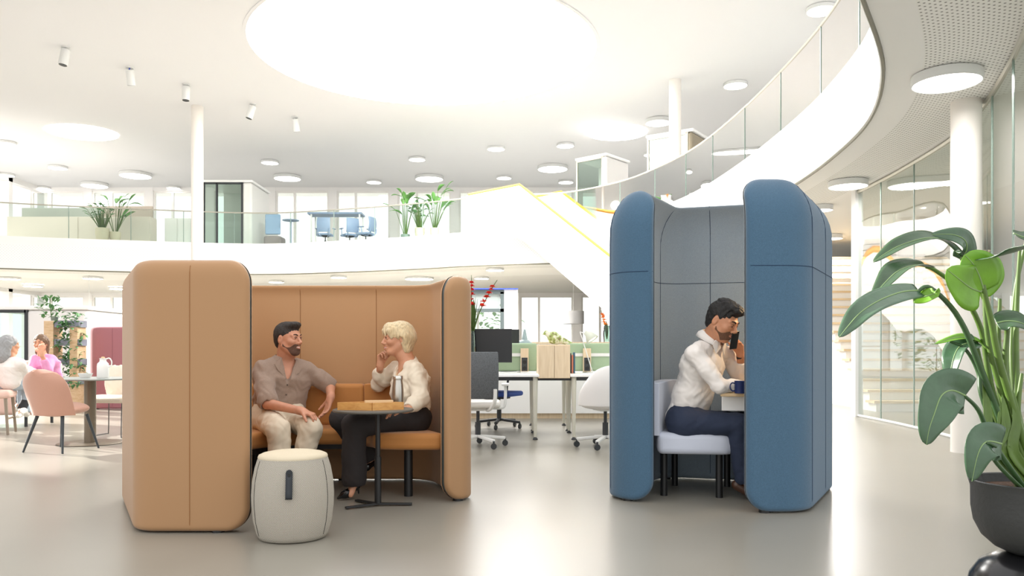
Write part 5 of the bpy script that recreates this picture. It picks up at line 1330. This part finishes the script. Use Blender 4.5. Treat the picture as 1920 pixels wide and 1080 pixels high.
# cream cushion chair
d = 9.55; x = (215-960)*d/FP
t = thing('cushioned_chair','cream cushioned chair with thin wire sled legs, half behind the brown booth','chair',(x,d,0),3.0)
crm = mat('cream_cushion',(228,214,196),.85, bump=.6, bscale=9, strand=(3,1,.3))
blob('seat',[rc((-.2,0,.44),(.2,0,.44),.05,.05,.04,w=(0,1,0),m=4.6)],.012,crm,t); 
blob('backrest',[rc((-.23,-.23,.67),(.23,-.23,.67),.05,.05,.04,w=(0,-.15,1),m=3.4), rc((-.2,-.24,.49),(.2,-.24,.49),.05,.05,.04)],.012,crm,t,noise=wrinkle(.004,60))
for sx in (-1,1): MB().tube(catmull([(sx*.2,-.18,.40),(sx*.22,-.2,.02),(sx*.22,-.17,.008),(sx*.22,.17,.008),(sx*.22,.2,.02),(sx*.2,.16,.40)],6),.006,8).build('sled_leg', mat('thin_steel',(90,88,86),.4,.5), t)
# plum booth
plum = mat('plum_felt',(158,104,112),.9, bump=.1, sheen=.2)
W3 = Wall([(-7.42,15.2),(-7.42,14.0),(-5.9,14.0),(-5.7,15.2)],[.25,.25],1.45,.12,.12,.08,.04,outward=1)
make_booth('meeting_booth','plum upholstered booth wall behind the round table with the jug',W3,plum,plum,trim_t,mat('plum_seam',(110,60,70),.9),[1.55,2.4],[],[],(-7.1,14.2,0))
# planter shelf
pd = 13.5
t = thing('planter_divider','wooden planter shelf divider with grey troughs left of the plum booth','shelf',(-7.65,pd,0)); O = t.location.copy()
timber = wood('timber', (206,180,146), (190,160,122), .6, (3,3,12))
for xx in (-7.82,-7.39):
    MB().box((xx,pd-.14,0),(xx+(.16 if xx<-7.5 else .13),pd+.14,1.52 if xx < -7.5 else 1.42)).build('post', timber, t, org=O, bevel=.004)
for z in (.51,.83,1.16,1.47): MB().box((-7.65,pd-.13,z-.055),(-7.24,pd+.13,z+.055)).build('trough', mat('grey_trough',(124,128,140),.6), t, org=O, smooth=False)
for k,z in enumerate((.57,.89,1.22,1.53)):
    q = thing('trailing_plant', ['trailing green plant in the lowest trough of the planter shelf','trailing green plant in the second trough from the bottom','trailing green plant in the third trough, left of the plum booth','trailing green plant in the top trough of the planter shelf'][k], 'plant', (-7.42,pd,z)); m = MB(); rnd = random.Random(k)
    for i in range(90):
        px_ = rnd.uniform(-.2,.2); hz_ = rnd.uniform(-.16,.12); m_ = (px_, rnd.uniform(-.15,.1)-(.08 if hz_ < 0 else 0), hz_); leaf_mb(m, m_, (rnd.uniform(-1,1),rnd.uniform(-1,.3),rnd.uniform(-.4,.8)), .09,.055,.4)
    m.build('foliage', leaf_m['bush'], q, solid=.002)
q = thing('potted_plant','tall feathery plant standing at the left post of the planter shelf','plant',(-7.72,pd,1.53)); m = MB(); rnd = random.Random(11)
for i in range(60): leaf_mb(m,(rnd.uniform(-.22,.1),rnd.uniform(-.1,.1),rnd.uniform(.02,.38)),(rnd.uniform(-1,.7),-.2,rnd.uniform(.1,1)),.11,.05,.3)
m.build('foliage', leaf_m['bush'], q, solid=.002); MB().tube([(-.05,0,.0),(-.08,0,.38)],[.008,.005],6).build('stem', stem_g, q); MB().lathe([(.001,.0),(.05,0),(.06,.06),(.001,.06)],20).build('pot', grey_pot, q)
# glazed meeting pod at far left (ground floor)
def pod(name, label, x0, x1, y0, y1, z0, h, wallc, frame=True, open_x=.45):
    t = thing(name, label, 'pod', ((x0+x1)/2,(y0+y1)/2,z0)); O = t.location.copy(); wm_ = mat('pod_%d'%wallc[0], wallc, .6)
    xm = x0+(x1-x0)*open_x
    MB().box((xm,y0,z0+.02),(x1,y1,z0+h-.08)).build('side_wall', wm_, t, org=O, bevel=.08, seg=4)
    MB().box((x0,y1-.06,z0+.02),(xm,y1,z0+h-.08)).build('back_wall', wm_, t, org=O, smooth=False)
    MB().box((x0-.03,y0-.03,z0+h-.08),(x1+.03,y1+.03,z0+h)).build('roof', white2, t, org=O, bevel=.02)
    MB().box((x0,y0,z0),(xm,y1,z0+.05)).build('pod_floor', darkgrey, t, org=O, smooth=False)
    m = MB(); m.box((x0,y0-.01,z0+.05),(x0+.05,y0+.05,z0+h-.08)); m.box((xm-.03,y0-.01,z0+.05),(xm+.03,y0+.05,z0+h-.08)); m.box((x0,y0-.01,z0+h-.14),(xm,y0+.05,z0+h-.08))
    if frame: m.box(((x0+xm)/2-.03-.2,y0-.01,z0+.05),((x0+xm)/2+.03-.2,y0+.05,z0+h-.08))
    m.build('frame', darkgrey if frame else mat('beige_frame',(206,198,184),.5), t, org=O, smooth=False)
    MB().box((x0+.05,y0+.01,z0+.05),(xm-.03,y0+.02,z0+h-.14)).build('glass_front', glass_g, t, org=O, smooth=False)
    return t
pod('meeting_pod','white meeting pod with dark framed glass front at far left on the ground floor', -11.3,-8.75,16.5,18.6,0,1.95,(232,230,228),True,.5)
pod('meeting_pod','glazed pod with dark door frame on the upper floor right of the slim column', -10.5,-8.85,27.2,29.2,ZS1,2.35,(228,228,224),True,.8)
pod('meeting_pod','small white pod with glass side on the upper floor above the staircase', 2.28,3.38,24.3,25.6,ZS1,2.5,(232,226,222),False,.88).rotation_euler.z = -.7
pod('meeting_pod','tan pod with glass front on the upper floor behind the upper column', 3.95,5.25,21.4,22.7,ZS1,2.42,(150,140,120),False,.88).rotation_euler.z = -.6
# upper floor sideboards and screens
def sideboard(label, x0, x1, y, z, h, c, screen=None):
    t = thing('sideboard', label, 'sideboard', ((x0+x1)/2,y,z)); O = t.location.copy()
    MB().box((x0,y,z+.04),(x1,y+.5,z+h)).build('body', mat('side_%d'%c[0],c,.6), t, org=O, bevel=.006)
    n = max(2,int((x1-x0)/1.6))
    for k in range(n): 
        a = x0+(x1-x0)*k/n; MB().box((a+.02,y-.02,z+.06),(a+(x1-x0)/n-.02,y-.001,z+h-.02)).build('door', MATS['side_%d'%c[0]], t, org=O, smooth=False)
    MB().box((x0+.05,y+.03,z),(x1-.05,y+.45,z+.04)).build('plinth', darkgrey, t, org=O, smooth=False)
sideboard('long beige sideboard on the upper floor behind the left plants', -16.6,-11.9,26.3,ZS1,.95,(216,208,196))
sideboard('pale marble-look counter on the upper floor left of the slim column', -11.55,-10.7,26.6,ZS1,.95,(226,226,222))
for (x0,x1,y,h0,h1,c,l) in ((-16.5,-13.9,26.9,.98,1.35,(170,176,168),'grey-green desk screen above the long sideboard at left'),(-14.1,-12.3,27.4,.7,1.5,(176,166,154),'brown-grey rounded acoustic screen behind the left plants')):
    t = thing('desk_screen', l, 'screen', ((x0+x1)/2,y,ZS1)); MB().box((-(x1-x0)/2,0,h0),((x1-x0)/2,.05,h1)).build('panel', mat('scr_%d'%c[0],c,.9), t, bevel=.03, seg=4); MB().box((-.3,.0,0),(-.26,.05,h0)).box((.26,0,0),(.3,.05,h0)).build('support', darkgrey, t, smooth=False)
# blue chair and tables up there
t = thing('high_back_chair','light blue high-backed chair with grey seat on the upper floor','chair',(-8.25,27.6,ZS1)); MB().box((-.26,-.05,.55),(.26,.05,1.25)).build('backrest', mat('sky_blue_fabric',(150,178,208),.8), t, bevel=.04, seg=4)
MB().box((-.3,-.1,.1),(.3,.55,.5)).build('seat', mat('warm_grey_fabric',(150,142,140),.8), t, bevel=.08, seg=4); MB().box((-.2,0,0),(-.15,.4,.1)).box((.15,0,0),(.2,.4,.1)).build('leg', darkgrey, t, smooth=False)
bsteel = mat('blue_grey_steel',(140,160,190),.5)
t = thing('bistro_table','slim blue-grey bistro table on the upper floor beside the light blue chair','table',(-7.55,27.3,ZS1)); MB().lathe([(.001,.98),(.28,.98),(.28,1.0),(.001,1.0)],28).build('tabletop', bsteel, t); MB().cyl((0,0,.02),(0,0,.98),.03).build('pole', bsteel, t); MB().lathe([(.001,0),(.2,0),(.2,.02),(.001,.02)],24).build('base_plate', bsteel, t)
t = thing('standing_desk','tall white and blue-grey desk on the upper floor near the windows','desk',(-6.2,28.5,ZS1)); MB().box((-1.0,-.35,1.36),(.9,.35,1.42)).build('desktop', bsteel, t, smooth=False)
for xx in (-.9,.8):
    for yy in (-.3,.3): MB().box((xx,yy-.02,0),(xx+.05,yy+.03,1.36)).build('leg', white2, t, smooth=False)
for k,(x,y) in enumerate(((-6.3,27.0),(-5.5,27.1),(-4.9,26.8))):
    office_chair(['blue-grey task chair under the tall upper floor desk, left one','blue-grey task chair under the tall upper floor desk, middle one','blue-grey task chair near the upper floor railing, right one'][k], x,y,.6*k,bsteel,bsteel,bsteel,darkgrey).location.z = ZS1
# pink sofa and stools with seated people
t = thing('sofa','pale pink sofa under the woman in the pink sweater','sofa',(-6.95,11.0,0)); MB().box((-.85,-.4,.16),(.55,.35,.46)).build('seat', palepink, t, bevel=.05, seg=4); MB().box((-.85,.25,.3),(.55,.45,.88)).build('backrest', palepink, t, bevel=.08, seg=5)
for xx in (-.75,.45): MB().cyl((xx,-.3,0),(xx,-.3,.16),.02).build('leg', darkgrey, t); MB().cyl((xx,.3,0),(xx,.3,.16),.02).build('leg', darkgrey, t)
brown_l = mat('taupe_wood',(140,126,110),.5)
t = thing('upholstered_stool','pale pink upholstered chair on taupe wooden frame at the left edge','chair',(-6.35,9.75,0),-1.2)
MB().box((-.24,-.26,.44),(.24,.24,.54)).build('seat', palepink, t, bevel=.04, seg=4); MB().box((-.24,-.28,.5),(.24,-.20,.86)).build('backrest', palepink, t, bevel=.035, seg=4)
for sx in (-1,1):
    for sy in (-1,1): MB().tube([(sx*.19,sy*.19,.44),(sx*.22,sy*.22,0)],[.02,.016],8).build('leg', brown_l, t)
MB().box((-.2,-.21,.18),(.2,-.19,.2)).box((-.2,.19,.18),(.2,.21,.2)).build('stretcher', brown_l, t, smooth=False)
# two blurred background people at left
def simple_person(label, d, hd, fwd, skin, shirtm, trm, hairm, pts, hairlong=False, org=(0,0,0)):
    h = Head(P(hd[0],hd[1],d), fwd, 1.0)
    J = dict(org=org, smile=.5, **pts)
    u,r,f = torso_axes(J['P'],J['N'],J['SR'],J['SL']); N_ = J['N']
    J['shirt'] = dict(ease=.022, hem=-.02, sleeveR=[(0,.06),(1,.058),(1.6,.05)], sleeveL=[(0,.06),(1,.058),(1.6,.05)], sub=[rc(N_+u*.02,N_+u*.1,.058,.07,.006,'s')])
    J['trousers'] = dict(knee=.075, hem=.06, cuff=.03, rise=.04)
    b_ = make_person('person', label, J, skin, h, True, 1, shirtm, trm, None, None)
    hp = [h.el((0,-.02,.045),(.086,.105,.09),.01), h.rc((-.06,-.045,.02),(-.055,-.05,-.12),.038,.03,.03), h.rc((.06,-.045,.02),(.055,-.05,-.12),.038,.03,.03), h.el((0,-.09,-.04),(.07,.05,.12),.03), h.el((0,.10,-.03),(.058,.10,.085),.008,'s')]
    if hairlong: hp += [h.el((0,-.09,-.12),(.09,.06,.10),.03)]
    blob('hair', hp, .006, hairm, b_, V3(org), noise=hairnoise(h,.004,120))
    for s in 'RL': shoe('shoe', J['A'+s], J['T'+s], shw, b_, V3(org))
    add_eyes(h, b_, V3(org), fem=True)
    return b_
d = 10.8
simple_person('woman in pink sweater raising one hand to her face, on the pale pink sofa', d, (76,645), (.15,-.98,0), skin2, mat('pink_knit',(222,150,190),.85), mat('dark_trousers',(56,58,62),.85), mat('brown_hair',(110,84,62),.6),
  dict(P=P(96,720,d+.05), N=P(80,668,d+.02), SR=P(66,674,d), SL=P(96,674,d), ER=P(58,697,d-.15), WR=P(72,700,d-.35), EL=P(90,694,d-.2), WL=P(78,664,d-.28), HR=P(80,722,d-.02), HL=P(96,722,d), KR=P(45,718,d-.35), KL=P(70,722,d-.5), AR=P(38,755,d-.35), AL=P(40,768,d-.7), TR=P(30,768,d-.55), TL=P(34,782,d-.95)+V3((0,0,0)),
   handL=dict(fd=V3((-.1,.1,1)), pn=V3((0,.9,.2)), curls=(.4,.5,.5,.6), side=1)), org=(-6.4,10.8,0))
d = 9.9
simple_person('grey-haired woman in white top seen from behind at the left edge', d, (18,648), (.5,.85,0), skin2, whites, mat('light_denim',(170,184,196),.8), mat('grey_hair',(150,150,150),.6),
  dict(P=P(20,712,d), N=P(22,675,d), SR=P(38,682,d-.1), SL=P(6,682,d+.1), ER=P(48,700,d+.05), WR=P(58,690,d+.25), EL=P(0,702,d+.2), WL=P(20,700,d+.4), HR=P(26,716,d), HL=P(10,716,d+.1), KR=P(54,722,d+.3), KL=P(44,722,d+.45), AR=P(48,772,d+.25), AL=P(42,766,d+.5), TR=P(40,776,d+.05), TL=P(30,770,d+.4)), True, org=(-6.2,9.9,0))
# ================= light, camera =================
w = bpy.data.worlds.new('daylight'); bpy.context.scene.world = w; w.use_nodes = True
bg = w.node_tree.nodes['Background']; bg.inputs[0].default_value = (1.0,.99,.985,1); bg.inputs[1].default_value = 1.75
def area(name, loc, size, power, rot=(0,0,0), col=(1,.98,.965), shape='DISK'):
    l = bpy.data.lights.new(name,'AREA'); l.shape = shape; l.size = size; l.energy = power; l.color = col
    o = bpy.data.objects.new(name,l); C.objects.link(o); o.location = loc; o.rotation_euler = rot; o.visible_camera = True; return o
area('skylight_light', (-2.02,18.65,ZC-.05), 7.6, 2000)
sun = bpy.data.lights.new('sun','SUN'); sun.energy = 14; sun.angle = math.radians(.6); sun.color = (1,.95,.88)
so = bpy.data.objects.new('sun', sun); C.objects.link(so); so.rotation_euler = Vector((.8,-.45,-.376)).to_track_quat('-Z','Y').to_euler()
cam = bpy.data.cameras.new('camera'); co = bpy.data.objects.new('camera', cam); C.objects.link(co)
co.location = (0,0,1); co.rotation_euler = (PI/2,0,0); cam.lens = FP/1920*36; cam.sensor_width = 36; cam.sensor_fit = 'HORIZONTAL'; cam.shift_y = 120/1920; cam.clip_end = 200
sc = bpy.context.scene; sc.camera = co
sc.view_settings.view_transform = 'Standard'; sc.view_settings.look = 'None'; sc.view_settings.gamma = 1; sc.view_settings.exposure = 0
sc.view_settings.use_curve_mapping = False
sc.cycles.use_denoising = True
sc.cycles.max_bounces = 8; sc.cycles.transparent_max_bounces = 24; sc.cycles.sample_clamp_indirect = 6
